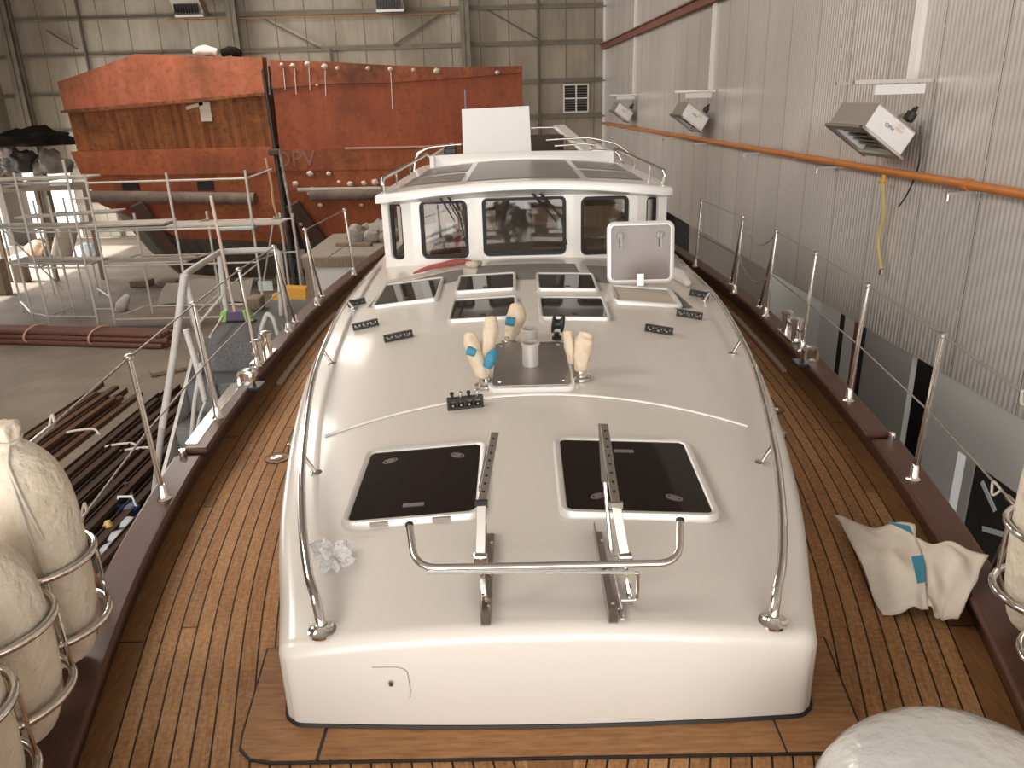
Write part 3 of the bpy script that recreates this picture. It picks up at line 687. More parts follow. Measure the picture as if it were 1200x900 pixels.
# open hatch at right: coaming plus a raised lid
O, X, Y, Z = frame_at(.91, 5.68); O -= Z*.006
oh = MB().sweep(rr(.50, .48, .04), ring_prof(.04, .035), True, O, X, Y, Z).build('deck_hatch', alu, yacht, smooth=50, label='open hatch at right with its lid standing up')
g = MB(); fill(g, rr(.43, .41, .03), .02, O, X, Y, Z); g.build('hatch_opening', mat('hatch_inner', (.55, .48, .40), .6), oh, smooth=0)
hb = O+Y*.22+Z*.05; lean = rad(8); LY = Vector((0, math.sin(lean), math.cos(lean))); LX = Vector((1, 0, 0)); LZ = LX.cross(LY)
lc = hb+LY*.235
lf = MB().sweep(rr(.51, .47, .06), [(0, -.015), (0, .012), (-.012, .02), (-.03, .02), (-.034, .0), (-.034, -.015)], True, lc, LX, LY, LZ).build('hatch_lid', alu, oh, smooth=50)
g = MB().prism([lc+LX*p[0]+LY*p[1]-LZ*.004 for p in rr(.46, .42, .045)], LZ*.008); g.build('lid_pane', lidglass, oh, smooth=0)
for hx in (-.15, .15):
    c = lc+LX*hx+LY*.13+LZ*.008; hm = MB().lathe(c, [(.03, 0), (.03, .012), (.012, .016), (.012, .035)], 18, LZ); hm.bar(c+LZ*.03, c+LZ*.03-LY*.09, .014, .008, LZ); hm.build('lid_handle', steelgrey, oh)
MB().box(hb+LY*.03+LZ*.012, (.055, .03, .10), LX, LZ, LY).build('lid_stay', satin, oh, smooth=0, bevel=.004)

# windlass-like mast step plate with two pipes
O, X, Y, Z = frame_at(.045, 4.2)
bp = MB().prism([O+X*p[0]+Y*p[1]-Z*.005 for p in rr(.46, .72, .05)], Z*.028).build('mast_step_plinth', gelw, yacht, smooth=40, bevel=.006)
pl = MB().prism([O+X*p[0]+Y*p[1]+Z*.023 for p in rr(.42, .67, .045)], Z*.008).build('step_plate', mat('brushed_plate', (.33, .29, .26), .38, metal=.7), bp, smooth=0, bevel=.003)
for px, py in ((-.17, .28), (.17, .28), (-.17, -.28), (.17, -.28)): MB().lathe(O+X*px+Y*py+Z*.031, [(.012, 0), (.010, .005)], 12, Z).build('plate_bolt', chrome, bp)
for yy_, hh in ((-.04, .12), (.26, .10)):
    c = O+Y*yy_+Z*.031; MB().lathe(c, [(.046, 0), (.046, hh), (.052, hh), (.052, hh+.012), (.044, hh+.014), (.036, hh+.012), (.036, hh-.06), (.001, hh-.062)], 28, Z).build('mast_pipe', mat('cast_grey', (.60, .57, .53), .42, metal=.3), bp)
# wrapped fittings either side
def lump(c0, pts, rs, m_, name, parent, seed=0, **k):
    random.seed(seed); P = catmull(pts, 5); n = len(P); R_ = [lerp_tab(list(zip([i*(n-1)/(len(rs)-1) for i in range(len(rs))], rs)), i) for i in range(n)]
    m = MB(); m.tube(P, R_, 14)
    for i, v in enumerate(m.v):
        j = i//14; c = P[min(j, n-1)]; m.v[i] = c+(v-c)*(1+random.uniform(-.22, .22))
    return m.build(name, m_, parent, smooth=75, sub=1, **k)
def rp(x, y, h): return Vector((x, y, zr(x, y)+h))
for (x, y) in ((-.215, 3.98), (.31, 4.02)):
    pass
fl = MB().lathe(rp(-.205, 3.95, 0), [(.058, 0), (.058, .012), (.036, .018), (.034, .05)], 24).build('deck_fitting', chrome, yacht, label='round steel fitting wrapped in beige tape, left of the mast step')
lump(0, [rp(-.205, 3.95, .02), rp(-.235, 4.0, .10), rp(-.27, 4.05, .20), rp(-.285, 4.08, .26)], [0.0273, 0.0429, 0.0468, 0.0273], tapeb, 'tape_wrapping', fl, 1)
lump(0, [rp(-.20, 3.97, .05), rp(-.19, 4.05, .16), rp(-.17, 4.12, .26), rp(-.17, 4.15, .32)], [0.0234, 0.0351, 0.0468, 0.0312], tapeb, 'tape_wrapping', fl, 2)
lump(0, [rp(-.195, 3.95, .10), rp(-.165, 3.97, .155), rp(-.14, 3.99, .19)], [0.0234, 0.0328, 0.0094], bluetape, 'blue_tape', fl, 3)
lump(0, [rp(-.30, 4.0, .19), rp(-.25, 4.0, .17)], [0.0234, 0.0281], bluetape, 'blue_tape', fl, 4)
fl = MB().lathe(rp(-.08, 4.62, 0), [(.05, 0), (.05, .012), (.03, .018), (.03, .05)], 24).build('deck_fitting', chrome, yacht, label='round fitting wrapped in beige tape, behind left corner of the mast step')
lump(0, [rp(-.08, 4.62, .01), rp(-.06, 4.63, .08), rp(-.03, 4.64, .17), rp(-.04, 4.66, .24)], [0.0273, 0.0468, 0.0585, 0.0312], tapeb, 'tape_wrapping', fl, 5)
lump(0, [rp(-.10, 4.56, .16), rp(-.04, 4.56, .15)], [0.0273, 0.0273], bluetape, 'blue_tape', fl, 6)
fl = MB().lathe(rp(.315, 4.02, 0), [(.058, 0), (.058, .012), (.036, .018), (.034, .05)], 24).build('deck_fitting', chrome, yacht, label='round steel fitting wrapped in beige tape, right of the mast step')
lump(0, [rp(.315, 4.02, .01), rp(.32, 4.03, .10), rp(.335, 4.06, .19), rp(.35, 4.08, .24)], [0.0250, 0.0429, 0.0585, 0.0351], tapeb, 'tape_wrapping', fl, 7)
lump(0, [rp(.28, 4.08, .06), rp(.26, 4.1, .16), rp(.25, 4.12, .24)], [0.0234, 0.0312, 0.0234], tapeb, 'tape_wrapping', fl, 8)
# black block standing behind the plate
q = rp(.215, 4.66, 0); lb = MB().lathe(q, [(.03, 0), (.03, .02), (.016, .028), (.018, .045)], 18).build('lead_block', blk, yacht, label='black upright pulley block behind the mast step')
m = MB()
for sx in (-.028, .028): m.sweep(oval(.032, .055, 18), [(0, -.006), (0, .006), (-.012, .006), (-.012, -.006)], True, q+Vector((.01+sx, 0, .10)), (.3, 1, 0), (.1, 0, 1), (1, -.3, 0))
m.lathe(q+Vector((-.025, 0, .10)), [(.040, 0), (.03, .015), (.03, .045), (.040, .06)], 18, (1, 0, 0)); m.build('block_sheave', blk, lb)

# rope clutch organisers
def organiser(x, y, ang, n, L_, lab, pins=False, s=1.0):
    O, X, Y, Z = frame_at(x, y, ang); hh = .035*s
    o_ = MB(); o_.box(O+Z*.006, (L_, .045*s, .012), X, Y, Z)
    for k_ in range(n+1): o_.box(O+X*(-L_/2+.008+k_*(L_-.016)/n)+Z*(hh/2), (.014, .04*s, hh), X, Y, Z)
    o_.box(O+Z*(hh+.004), (L_, .03*s, .010), X, Y, Z)
    b_ = o_.build('rope_organiser', blk, yacht, smooth=0, bevel=.003, label=lab)
    for k_ in range(n):
        c = O+X*(-L_/2+.008+(k_+.5)*(L_-.016)/n)
        MB().lathe(c+Z*.010, [(.016, 0), (.010, .01), (.016, .022)], 12, Z).build('organiser_sheave', satin, b_)
        if pins: MB().lathe(c+Z*(hh+.008), [(.007, 0), (.007, .018), (.011, .02), (.010, .032), (.003, .036)], 10, Z).build('clutch_knob', chrome if k_ % 2 else blk, b_)
organiser(-.295, 3.69, .12, 4, .185, 'black four-knob rope clutch on the curved lip', True, 1.3)
organiser(-.80, 4.86, .30, 3, .19, 'black rope organiser nearest the left hand fittings'); organiser(-1.08, 5.22, .28, 3, .18, 'black rope organiser, middle of the three at left')
organiser(-1.27, 5.88, .3, 3, .14, 'black rope organiser, farthest of the three at left')
organiser(.88, 4.85, -.30, 3, .18, 'black rope organiser nearest the right hand fittings'); organiser(1.16, 5.25, -.28, 3, .18, 'black rope organiser, middle of the three at right')
organiser(1.36, 5.85, -.3, 3, .15, 'black rope organiser, farthest of the three at right')

# handrails along the coachroof
for sd, tab in ((-1, [(.715, 2.07), (.722, 2.085), (.745, 2.14), (.80, 2.27), (.90, 2.59), (1.035, 3.13), (1.205, 4.0), (1.30, 4.75), (1.37, 5.7), (1.38, 7.2)]), (1, [(.715, 2.07), (.722, 2.085), (.745, 2.14), (.80, 2.27), (.90, 2.59), (1.035, 3.13), (1.205, 4.0), (1.30, 4.75), (1.37, 5.7), (1.38, 7.2)])):
    P = []
    for k_, (a, y) in enumerate(tab):
        x = CX+sd*a; P.append(Vector((x, y, zr(x, y)+[.0, .04, .080, .098, .105, .105, .10, .09, .075, .03][k_])))
    hr = MB().tube(catmull(P, 6), .0165, 14).build('roof_handrail', chrome, yacht, label='polished handrail along the %s coachroof edge' % ('left' if sd < 0 else 'right'))
    x = CX+sd*.715; MB().lathe((x, 2.07, zr(x, 2.07)-.004), [(.045, 0), (.045, .010), (.028, .016), (.019, .03)], 22).build('rail_foot', chrome, hr)
    for a, y in ((1.035, 3.13), (1.275, 4.55), (1.37, 5.75)):
        x = CX+sd*a; xi = x-sd*.045; top = Vector((x, y, zr(x, y)+.10 if y < 5 else zr(x, y)+.08)); bt = Vector((xi, y+.01, zr(xi, y)))
        MB().tube([bt, top], .010, 10).build('rail_post', chrome, hr); MB().lathe(bt-Vector((0, 0, .002)), [(.028, 0), (.028, .006), (.012, .012)], 18).build('post_foot', chrome, hr)
# small lights let into the coachroof sides
for sd in (-1, 1):
    y = 3.62; x = CX+sd*(wr(y)+.004); MB().obox((x-.012, y-.035, .20), (.024, 0, 0), (0, .07, 0), (0, 0, .11)).build('side_light', chrome, yacht, smooth=0, bevel=.006)
# locker lid on the front face
m = MB(); yf = 1.981
pts = [(-.50, .245), (-.42, .247), (-.39, .235), (-.385, .15), (-.39, .13)]
m.tube([Vector((CX+a-.05, front_y(CX+a)+.003, b_)) for a, b_ in arc_pts([(a, b_, 0) for a, b_ in pts], .02, 4) for a, b_ in ((a, b_),)] if False else [Vector((CX+p.x-.05, front_y(CX+p.x-.05)-.001, p.y)) for p in arc_pts([(a, b_, 0) for a, b_ in pts], .02, 4)], .0018, 6)
lk = m.build('locker_outline', mat('seam_grey', (.35, .32, .29), .6), roof)
MB().sweep(rr(.014, .02, .006), [(0, 0), (0, .004), (-.003, .004), (-.003, 0)], True, (-.44, front_y(-.44)-.002, .185), (1, 0, 0), (0, 0, 1), (0, -1, 0)).build('locker_latch', satin, roof)
m = MB().lathe((-.44, front_y(-.44)+.004, .183), [(.003, 0), (.003, .008)], 10, (0, -1, 0)).build('latch_keyhole', blk, roof)

# dinghy cradle on the front of the coachroof
cr = thing_part = bpy.data.objects.new('cradle', None); COL.objects.link(cr); cr.parent = yacht; cr.location = (0, 0, 0); cr['label'] = 'steel cradle of one cross tube and two perforated straps'
zt = lambda x, y, h: Vector((x, y, zr(x, y)+h))
tb = arc_pts([at_z(480, 617, .60), at_z(487, 666, .53), at_z(796, 660, .53), at_z(797, 612, .60)], .07, 7)
MB().tube(tb, .0125, 14).build('cross_tube', chrome, cr)
MB().tube([tb[0], tb[0]+(tb[0]-tb[1]).normalized()*.012], .0135, 14).build('tube_plug', rubber, cr); MB().tube([tb[-1], tb[-1]+(tb[-1]-tb[-2]).normalized()*.012], .0135, 14).build('tube_plug', rubber, cr)
thin = arc_pts([at_z(500, 671, .52), at_z(748, 671, .515), at_z(748, 671, .515)+Vector((0, 0, -.10)), at_z(748, 671, .515)+Vector((-.05, 0, -.10))], .012, 4)
MB().tube(thin, .006, 10).build('thin_rod', chrome, cr)
def holes_bar(name, a, b_, wd_, th, face, nh, m_, h0=.15, h1=.9):
    a, b_ = Vector(a), Vector(b_); d = b_-a; s_ = d.cross(Vector(face)).normalized(); f = s_.cross(d).normalized()
    o_ = MB().obox(a-s_*wd_/2-f*th/2, d, s_*wd_, f*th).build(name, m_, cr, smooth=0, bevel=.0015)
    if nh:
        hm = MB()
        for k_ in range(nh): hm.lathe(a+d*(h0+(h1-h0)*k_/(nh-1))-f*(th/2+.001), [(.0048, 0), (.0048, th+.002)], 10, f)
        hm.build('strap_hole', blk, cr, smooth=0)
    return o_
for (xb, ptop, pmid, pbot, lowp) in ((-.135, (580, 507), (564, 590), (563, 655), (566, 700)), (.26, (708, 497), (722, 592), (733, 655), (737, 690))):
    # base flange bolted to the roof
    y0, y1 = 2.02, 2.52; fm = MB(); e1, e2 = zt(xb, y0, .002), zt(xb, y1, .002)
    fm.bar(e1, e2, .030, .005); fm.bar(e1+Vector((-.013, 0, .022)), e2+Vector((-.013, 0, .022)), .004, .045)
    fm.build('base_flange', satin, cr, smooth=0)
    for k_ in (.15, .5, .85):
        c = e1.lerp(e2, k_)+Vector((.007, 0, .003)); MB().lathe(c, [(.007, 0), (.007, .012), (.003, .016)], 8).build('base_bolt', chrome, cr)
    yb = 2.10
    B0 = at_z(*pbot, .53); M0 = at_z(*pmid, .68); T0_ = at_z(*ptop, .80)
    holes_bar('perforated_strap', M0, T0_, .028, .005, (0, -.47, .88), 8, satin)
    holes_bar('strap', B0+Vector((0, 0, .0)), M0, .030, .006, (0, -.47, .88), 0, satin)
    c = M0; MB().box(c, (.042, .014, .022)).build('strap_clamp', blk if xb < 0 else satin, cr, smooth=0)
    L1 = Vector((B0.x+.0, B0.y+.005, B0.z-.02)); L2 = zt(B0.x+.012, B0.y-.045, .03)
    P_ = catmull([B0, L1, (L1+L2)/2+Vector((0, -.012, 0)), L2, zt(B0.x+.02, B0.y-.02, .008)], 4); MB().tube(P_, .009, 8).build('hook_strap', chrome, cr)
    MB().box(B0, (.045, .03, .035)).build('tube_clamp', chrome, cr, smooth=0, bevel=.005)
    if xb > 0:   # second arm folded back
        A0 = at_z(713, 497, .80); A1 = at_z(709, 565, .70); A2 = at_z(714, 620, .55); A3 = zt(.285, 2.2, .03); A4 = zt(.29, 2.03, .01)
        MB().bar(T0_+Vector((-.01, 0, 0)), A1, .024, .005, (0, -.47, .88)).build('folded_strap', chrome, cr, smooth=0)
        MB().tube(catmull([A1, A2, A3, A4], 5), .0075, 8).build('folded_rod', chrome, cr)
    else:
        A1 = at_z(562, 575, .70); MB().bar(T0_+Vector((-.03, 0, -.06)), A1, .006, .012, (0, 1, .5)).build('folded_strap', chrome, cr, smooth=0)
# wheelhouse
WX = .045; ZB, ZT = .44, 1.15
def panel(m, O, X, outer, holes, th):
    """upright panel in frame O, X, world Z, with rounded holes; th = thickness vector"""
    bm = bmesh.new(); O, X = Vector(O), Vector(X); Zv = Vector((0, 0, 1)); loops = [outer]+holes; ed = []
    for lp in loops:
        vs = [bm.verts.new(O+X*a+Zv*b_) for a, b_ in lp]
        ed += [bm.edges.new((vs[i], vs[(i+1) % len(vs)])) for i in range(len(vs))]
    bmesh.ops.triangle_fill(bm, edges=ed, use_beauty=True); bm.verts.ensure_lookup_table(); n = len(bm.verts); bm.verts.index_update()
    V = [v.co.copy() for v in bm.verts]; F_ = [tuple(v.index for v in f.verts) for f in bm.faces]; th = Vector(th)
    sides = []; o = 0
    for lp in loops:
        k_ = len(lp); sides += [(o+i, o+(i+1) % k_, n+o+(i+1) % k_, n+o+i) for i in range(k_)]; o += k_
    m.add(V+[v+th for v in V], F_+[tuple(n+i for i in f[::-1]) for f in F_]+sides); bm.free()
wins = []
plan = [(-1.285, 7.15), (-1.0, 7.0), (-.435, 6.95), (.435, 6.95), (1.0, 7.0), (1.285, 7.15)]
wm = MB()
hole_spec = {0: [(.45, .15, .57, 1.08, .05)], 1: [(.51, .43, .585, 1.10, .06)], 2: [(.5, .74, .60, 1.115, .055)], 3: [(.49, .43, .585, 1.10, .06)], 4: [(.50, .13, .57, 1.08, .05)]}
for i in range(5):
    a = Vector((WX+plan[i][0], plan[i][1], 0)); b_ = Vector((WX+plan[i+1][0], plan[i+1][1], 0)); L_ = (b_-a).length; X = (b_-a)/L_; nrm = Vector((-X.y, X.x, 0))
    hs = []
    for (fc, ww, z0, z1, r_) in hole_spec[i]:
        hs.append([(p[0]+fc*L_, p[1]+(z0+z1)/2) for p in rr(ww, z1-z0, r_)]); wins.append((a+X*(fc*L_)+Vector((0, 0, (z0+z1)/2)), X, nrm, ww, z1-z0, r_, i))
    panel(wm, a, X, [(0, ZB), (L_, ZB), (L_, ZT), (0, ZT)], hs, nrm*.05)
for sd in (-1, 1):
    wm.obox((WX+sd*1.285, 7.15, ZB-.1), (-sd*.05, 0, 0), (0, 2.97, 0), (0, 0, .24)); wm.obox((WX+sd*1.285, 7.15, 1.08), (-sd*.05, 0, 0), (0, 2.97, 0), (0, 0, ZT-1.08))
    for y_ in (7.15, 8.05, 9.05, 10.02): wm.obox((WX+sd*1.285, y_, .56), (-sd*.05, 0, 0), (0, .12, 0), (0, 0, .54))
wm.obox((WX-1.285, 10.1, ZB-.1), (.78, 0, 0), (0, .05, 0), (0, 0, ZT-ZB+.1)); wm.obox((WX+.3, 10.1, ZB-.1), (.985, 0, 0), (0, .05, 0), (0, 0, ZT-ZB+.1))
wh = wm.build('wheelhouse', gelw, yacht, smooth=0, label='white wheelhouse with rounded windows')
lipm = MB()
for c, X, nrm, ww, hh, r_, i in wins:
    fm = MB().sweep(rr(ww+.004, hh+.004, r_), [(0, 0), (0, .018), (-.034, .018), (-.034, 0)], True, c+nrm*.045, X, (0, 0, 1), -nrm)
    fm.sweep(rr(ww-.046, hh-.046, r_*.8), [(0, 0), (0, .006), (-.006, .006), (-.006, 0)], True, c+nrm*.045, X, (0, 0, 1), -nrm) if False else None
    f = fm.build('wheelhouse_window', rubber, yacht, smooth=40, label=['narrow left corner window', 'left front window', 'wide middle front window', 'right front window', 'narrow right corner window'][i])
    g = MB().prism([c+nrm*.036+X*p[0]+Vector((0, 0, p[1])) for p in rr(ww-.05, hh-.05, r_*.8)], nrm*.006); g.build('window_pane', glass, f, smooth=0)
# wheelhouse roof
def zh(x, y): return 1.262-.10*((x-WX)/1.27)**2+.0*(y)
def roof_sheet():
    us = [-1+t for t in (0, .004, .012, .022, .032)]+list(np.linspace(-.94, .94, 25))+[1-t for t in (.032, .022, .012, .004, 0)]
    vsn = [t for t in (0, .004, .012, .024, .035)]+list(np.linspace(.1, 3.35, 24)); R = .035; V = []; nU = len(us)
    for v in vsn:
        for u in us:
            hw = 1.315-.05*max(0, (v-.6))/2.8; x = WX+u*hw; yf = 6.80+.05*u*u+.30*max(0, abs(u)-.72)**2/.078*.5; y = yf+v*(1-(yf-6.8)/3.4)
            dx, dy = max(0, R-hw*(1-abs(u))), max(0, R-v); q = math.hypot(dx, dy)
            if q > R: kx, ky = dx*R/q, dy*R/q; x -= math.copysign(dx-kx, u); y += dy-ky; q = R
            V.append(Vector((x, y, zh(x, y)-(R-math.sqrt(max(0, R*R-q*q))))))
    nV = len(vsn); m = MB(); m.add(V, [(j*nU+i, j*nU+i+1, (j+1)*nU+i+1, (j+1)*nU+i) for j in range(nV-1) for i in range(nU-1)])
    ring = [j*nU for j in range(nV-1, 0, -1)]+list(range(nU))+[(j+1)*nU-1 for j in range(1, nV)]; o = len(m.v)
    m.v += [V[r_]-Vector((0, 0, .035)) for r_ in ring]; o2 = len(m.v); C_ = Vector((WX, 8.5, 0)); m.v += [Vector((WX+(V[r_].x-WX)*.95, V[r_].y+(.06 if V[r_].y < 8 else 0), V[r_].z-.055)) for r_ in ring]
    for i in range(len(ring)-1): m.f.append((ring[i], o+i, o+i+1, ring[i+1])); m.f.append((o+i, o2+i, o2+i+1, o+i+1))
    m.f.append(tuple(range(o2, o2+len(ring))))
    return m
wr_ = roof_sheet().build('wheelhouse_roof', gelw, yacht, smooth=50, label='white cambered wheelhouse roof')
panm = mat('roof_panel_grey', (.30, .275, .245), .35, noise=(5, (.22, .20, .18), .7, (1, 9, 1)))
def rpatch(x0, x1, y0, y1, sk=0):
    def fn(u, v): x = WX+x0+(x1-x0)*u; y = y0+(y1-y0)*v+sk*u; return Vector((x, y, zh(x, y)+.004))
    MB().grid(fn, 8, 2).build('roof_panel', panm, wr_, smooth=50)
rpatch(-.50, .50, 7.05, 9.30); rpatch(-1.10, -.56, 7.35, 8.15, -.2); rpatch(-1.08, -.56, 8.28, 9.3, -.05); rpatch(.56, 1.10, 7.15, 7.95, .2); rpatch(.56, 1.08, 8.22, 9.25, .05)
# coaming across the aft end of the roof
V = []
def cfn(u, v):
    x = WX-1.08+2.16*u; y = 9.48+.10*(2*u-1)**2; zb = zh(x, y)-.01; top = 1.345-.03*(2*u-1)**2
    pr = [(0, zb), (.0, top-.012), (.012, top), (.07, top), (.08, top-.012), (.08, zb)]; k_ = int(round(v*5)); return Vector((x, y+pr[k_][0], pr[k_][1]))
MB().grid(cfn, 24, 5).build('flybridge_coaming', gelw, yacht, smooth=50)
m = MB(); m.obox((WX-1.08, 9.52, 1.16), (.05, 0, 0), (0, 3.2, 0), (0, 0, .16)); m.build('coaming_side', gelw, yacht, smooth=0); MB().obox((WX+1.03, 9.52, 1.16), (.05, 0, 0), (0, 3.2, 0), (0, 0, .16)).build('coaming_side', gelw, yacht, smooth=0)
MB().obox((WX-1.06, 9.6, 1.10), (2.12, 0, 0), (0, 3.3, 0), (0, 0, .03)).build('flybridge_floor', gel, yacht, smooth=0)
MB().obox((WX-1.1, 10.0, .2), (2.2, 0, 0), (0, 3.0, 0), (0, 0, .9)).build('aft_cabin', gelw, yacht, smooth=0, bevel=.04)
# roof rails
for sd in (-1, 1):
    pth = arc_pts([(WX+sd*1.24, 7.12, zh(WX+sd*1.24, 7)), (WX+sd*1.25, 7.10, 1.285), (WX+sd*1.20, 8.2, 1.305), (WX+sd*1.12, 9.6, 1.34), (WX+sd*1.10, 9.75, 1.30)], .08, 4)
    r_ = MB().tube(pth, .018, 10).build('roof_rail', chrome, yacht)
    for y_ in (7.75, 8.7): MB().tube([(WX+sd*1.215, y_, zh(WX+1.2, 8)-.01), (WX+sd*(1.235-.02*(y_-7.1)), y_, 1.295)], .010, 8).build('rail_post', chrome, r_)
for pts, y_ in (([(484, 212), (487, 182), (500, 173), (540, 169)], 9.9), ([(688, 186), (691, 176), (722, 177), (728, 188)], 9.8), ([(650, 171), (690, 168), (715, 175), (722, 195)], 11.2), ([(640, 164), (690, 161), (722, 168), (745, 185)], 11.6), ([(622, 150), (655, 149)], 12.2)):
    MB().tube(arc_pts([at_y(a, b_, y_) for a, b_ in pts], .12, 5), .015, 10).build('flybridge_rail', chrome, yacht)
a, b_ = at_y(651, 146, 12.2), at_y(662, 145, 12.2); MB().bar(at_y(655, 148, 12.3), at_y(690, 178, 11.2), .18, .05).build('radar_arch', gelw, yacht, smooth=0, bevel=.01)
MB().bar(at_y(668, 185, 11.5), at_y(705, 188, 11.5), .2, .14).build('flybridge_locker', gelw, yacht, smooth=0, bevel=.01)
MB().box(at_y(640, 172, 11.9), (.50, .3, .34)).build('flybridge_seat', mat('seat_dark', (.05, .035, .03), .7), yacht, smooth=0, bevel=.03)
MB().box(at_y(528, 177, 9.9), (.16, .16, .09)).build('horn', blk, yacht, bevel=.02, smooth=0)
MB().tube([at_y(545, 130, 10.0)+Vector((0, 0, -.55)), at_y(545, 105, 10.0)], .010, 8).build('antenna', mat('antenna_blue', (.16, .18, .26), .5), yacht)
# lamps under the brow
for x_, y_ in ((-1.18, 7.20), (-1.10, 7.12), (-1.22, 7.28), (1.10, 7.10), (1.17, 7.18)):
    c = Vector((WX+x_, y_-.02, 1.115)); MB().box(c, (.05, .04, .045), (1, 0, 0)).build('brow_lamp', chrome, yacht, smooth=0, bevel=.008); 
c = Vector((WX+.70, 6.945, 1.155)); MB().lathe(c, [(.022, 0), (.022, .02), (.012, .03)], 14, (0, -1, 0)).build('camera_dome', satin, yacht); MB().lathe(c+Vector((.055, 0, -.01)), [(.012, 0), (.012, .012)], 12, (0, -1, 0)).build('small_button', satin, yacht)
for sd in (-1, 1): MB().box((WX+sd*1.30, 7.45, 1.06), (.035, .08, .07)).build('side_lamp', blk, yacht, smooth=0, bevel=.01, label='dark side navigation lamp')
# wipers
for (x_, a, b_) in ((-.71, (.20, -.35), (.13, -.32)), (.09, (.30, -.33), (.22, -.30))):
    for k_, ofs in enumerate((0, .07)):
        p0 = Vector((WX+x_+ofs-.03, 6.915, 1.165)); p1 = p0+Vector((.22 if x_ > 0 else .13, .0, -.27 if x_ > 0 else -.24))
        wp = MB().tube([p0+Vector((-.012, 0, .012)), p0, p0.lerp(p1, .3), p1], [.014, .014, .008, .005], 8).build('wiper', blk, yacht)
        if k_: MB().bar(p1+Vector((-.03, .004, .07)), p1+Vector((.02, .004, -.20)), .012, .014).build('wiper_blade', rubber, wp, smooth=0)
# wheelhouse interior
lo_ = area('cabin_fill_light', (WX, 8.3, 1.10), (0, 0, 0), 1.6, 1.2, 130, (1, .9, .75))  # added fill lamp, brightens the interior behind the windows
MB().obox((WX-1.2, 7.5, .40), (2.4, 0, 0), (0, 2.6, 0), (0, 0, .02)).build('cabin_sole', oldwood, yacht, smooth=0)
ply = mat('cabin_plywood', (.52, .40, .27), .6, noise=(4, (.36, .26, .16), .7, (6, 1, 1))); wal = mat('cabin_walnut', (.17, .09, .05), .4, noise=(4, (.10, .05, .03), .8, (1, 1, 5))); lin = mat('cabin_lining', (.62, .56, .47), .7)
def cb(name, x0, x1, y, z0, z1, m_, th=.04, p=yacht): return MB().obox((WX+x0, y, z0), (x1-x0, 0, 0), (0, th, 0), (0, 0, z1-z0)).build(name, m_, p, smooth=0)
cb('cabin_bulkhead', -1.2, -.42, 9.6, .42, 1.16, wal); cb('cabin_bulkhead', -.25, .02, 9.6, .42, 1.16, mat('cabin_grey', (.36, .34, .31), .6)); cb('cabin_bulkhead', .12, 1.2, 9.6, .42, 1.16, lin)
cb('cabin_cupboard', -.95, -.30, 8.6, .42, .80, ply, .4); cb('cabin_door', -.18, -.02, 9.55, .45, 1.1, mat('door_blue_grey', (.30, .36, .38), .5)); cb('cabin_shelf', .1, 1.05, 8.7, .42, .80, ply, .5)
cb('cabin_picture', .32, .44, 9.55, .80, .95, wal); cb('cabin_screen', .62, .85, 9.55, .80, 1.1, mat('screen_dark', (.06, .07, .07), .3)); cb('helm_console', .08, .98, 7.35, .42, .60, ply, .45); cb('helm_console', -.9, -.35, 7.35, .42, .57, wal, .45)
cb('cabin_curtain', .90, .97, 9.5, .7, 1.12, lin); cb('cabin_cabinet', -1.0, -.75, 9.2, .8, 1.12, lin, .2)
random.seed(3)
tag(lump(0, [(WX-.72, 7.5, .60), (WX-.6, 7.55, .64), (WX-.48, 7.55, .60)], [.03, .07, .03], redcloth, 'cloth_bundle', None, 12), 'dark red cloth bundle on the console behind left front window', 'cloth')
tag(lump(0, [(WX-.88, 7.6, .62), (WX-.8, 7.6, .68), (WX-.72, 7.65, .62)], [.05, .10, .04], mat('sack_grey', (.40, .36, .31), .8), 'sack', None, 13), 'pale sack on the console behind left front window', 'sack')
for (x_, z_, lb) in ((-.67, .84, 'small pale note taped inside the left front window'), (.33, .86, 'small pale note taped inside the middle front window'), (.79, .84, 'small pale note taped inside the right front window')):
    y_ = 7.0+.01*(abs(x_) > .4)*5+.015
    o = MB().obox((WX+x_-.03, y_+.005, z_-.05), (.06, 0, 0), (0, .002, 0), (0, 0, .10)).build('note', paper, None, smooth=0); tag(o, lb, 'note', 'notes taped in the wheelhouse windows')

# stanchions, lifelines, gates
SR = {}
def stanchion(px, py, sd, lean=0, h=.72, y_force=None, zc_=None, lab=None):
    z0 = .14 if at_z(px, py, .15).y < YS else .165
    b_ = at_z(px, py, z0); off = .03 if z0 == .14 else -.005; b_.x = CX+sd*(win_(b_.y)+off)*.5+.5*(b_.x-CX)
    t = b_+Vector((sd*.03, lean, h if z0 == .14 else h-.02))
    s_ = MB().tube([b_, t], .0125, 12).build('stanchion', chrome, yacht)
    MB().lathe(b_, [(.034, -.002), (.034, .006), (.022, .02), (.019, .07), (.0135, .08)], 18).build('stanchion_base', chrome, s_)
    MB().lathe(t-Vector((0, 0, .012)), [(.014, 0), (.022, .006), (.022, .022), (.012, .03)], 14).build('stanchion_cap', satin, s_)
    return b_, t
Rs = [stanchion(*p, 1) for p in ((1065, 562), (990, 470), (935, 412), (893, 371), (851, 344), (803, 313))]
Ls = [stanchion(*p, -1) for p in ((197, 585), (258, 490), (303, 430), (341, 389), (378, 358), (421, 322))]
for S, sd, dl in ((Rs, 1, (.32, .32)), (Ls, -1, (.30, .30))):
    for k_, s_ in ((3, 1), (4, -1)):
        b_, t = S[k_]; bb = Vector((0, b_.y-s_*.0+(.30 if k_ == 3 else .36)*(1 if k_ == 4 else 1), .165)); bb.x = CX+sd*(win_(bb.y)-.005)
        br = MB().tube([bb, t-Vector((0, 0, .02))], .012, 12).build('gate_brace', chrome, yacht); MB().lathe(bb, [(.032, -.002), (.032, .006), (.02, .02), (.018, .06), (.013, .07)], 16).build('brace_base', chrome, br)
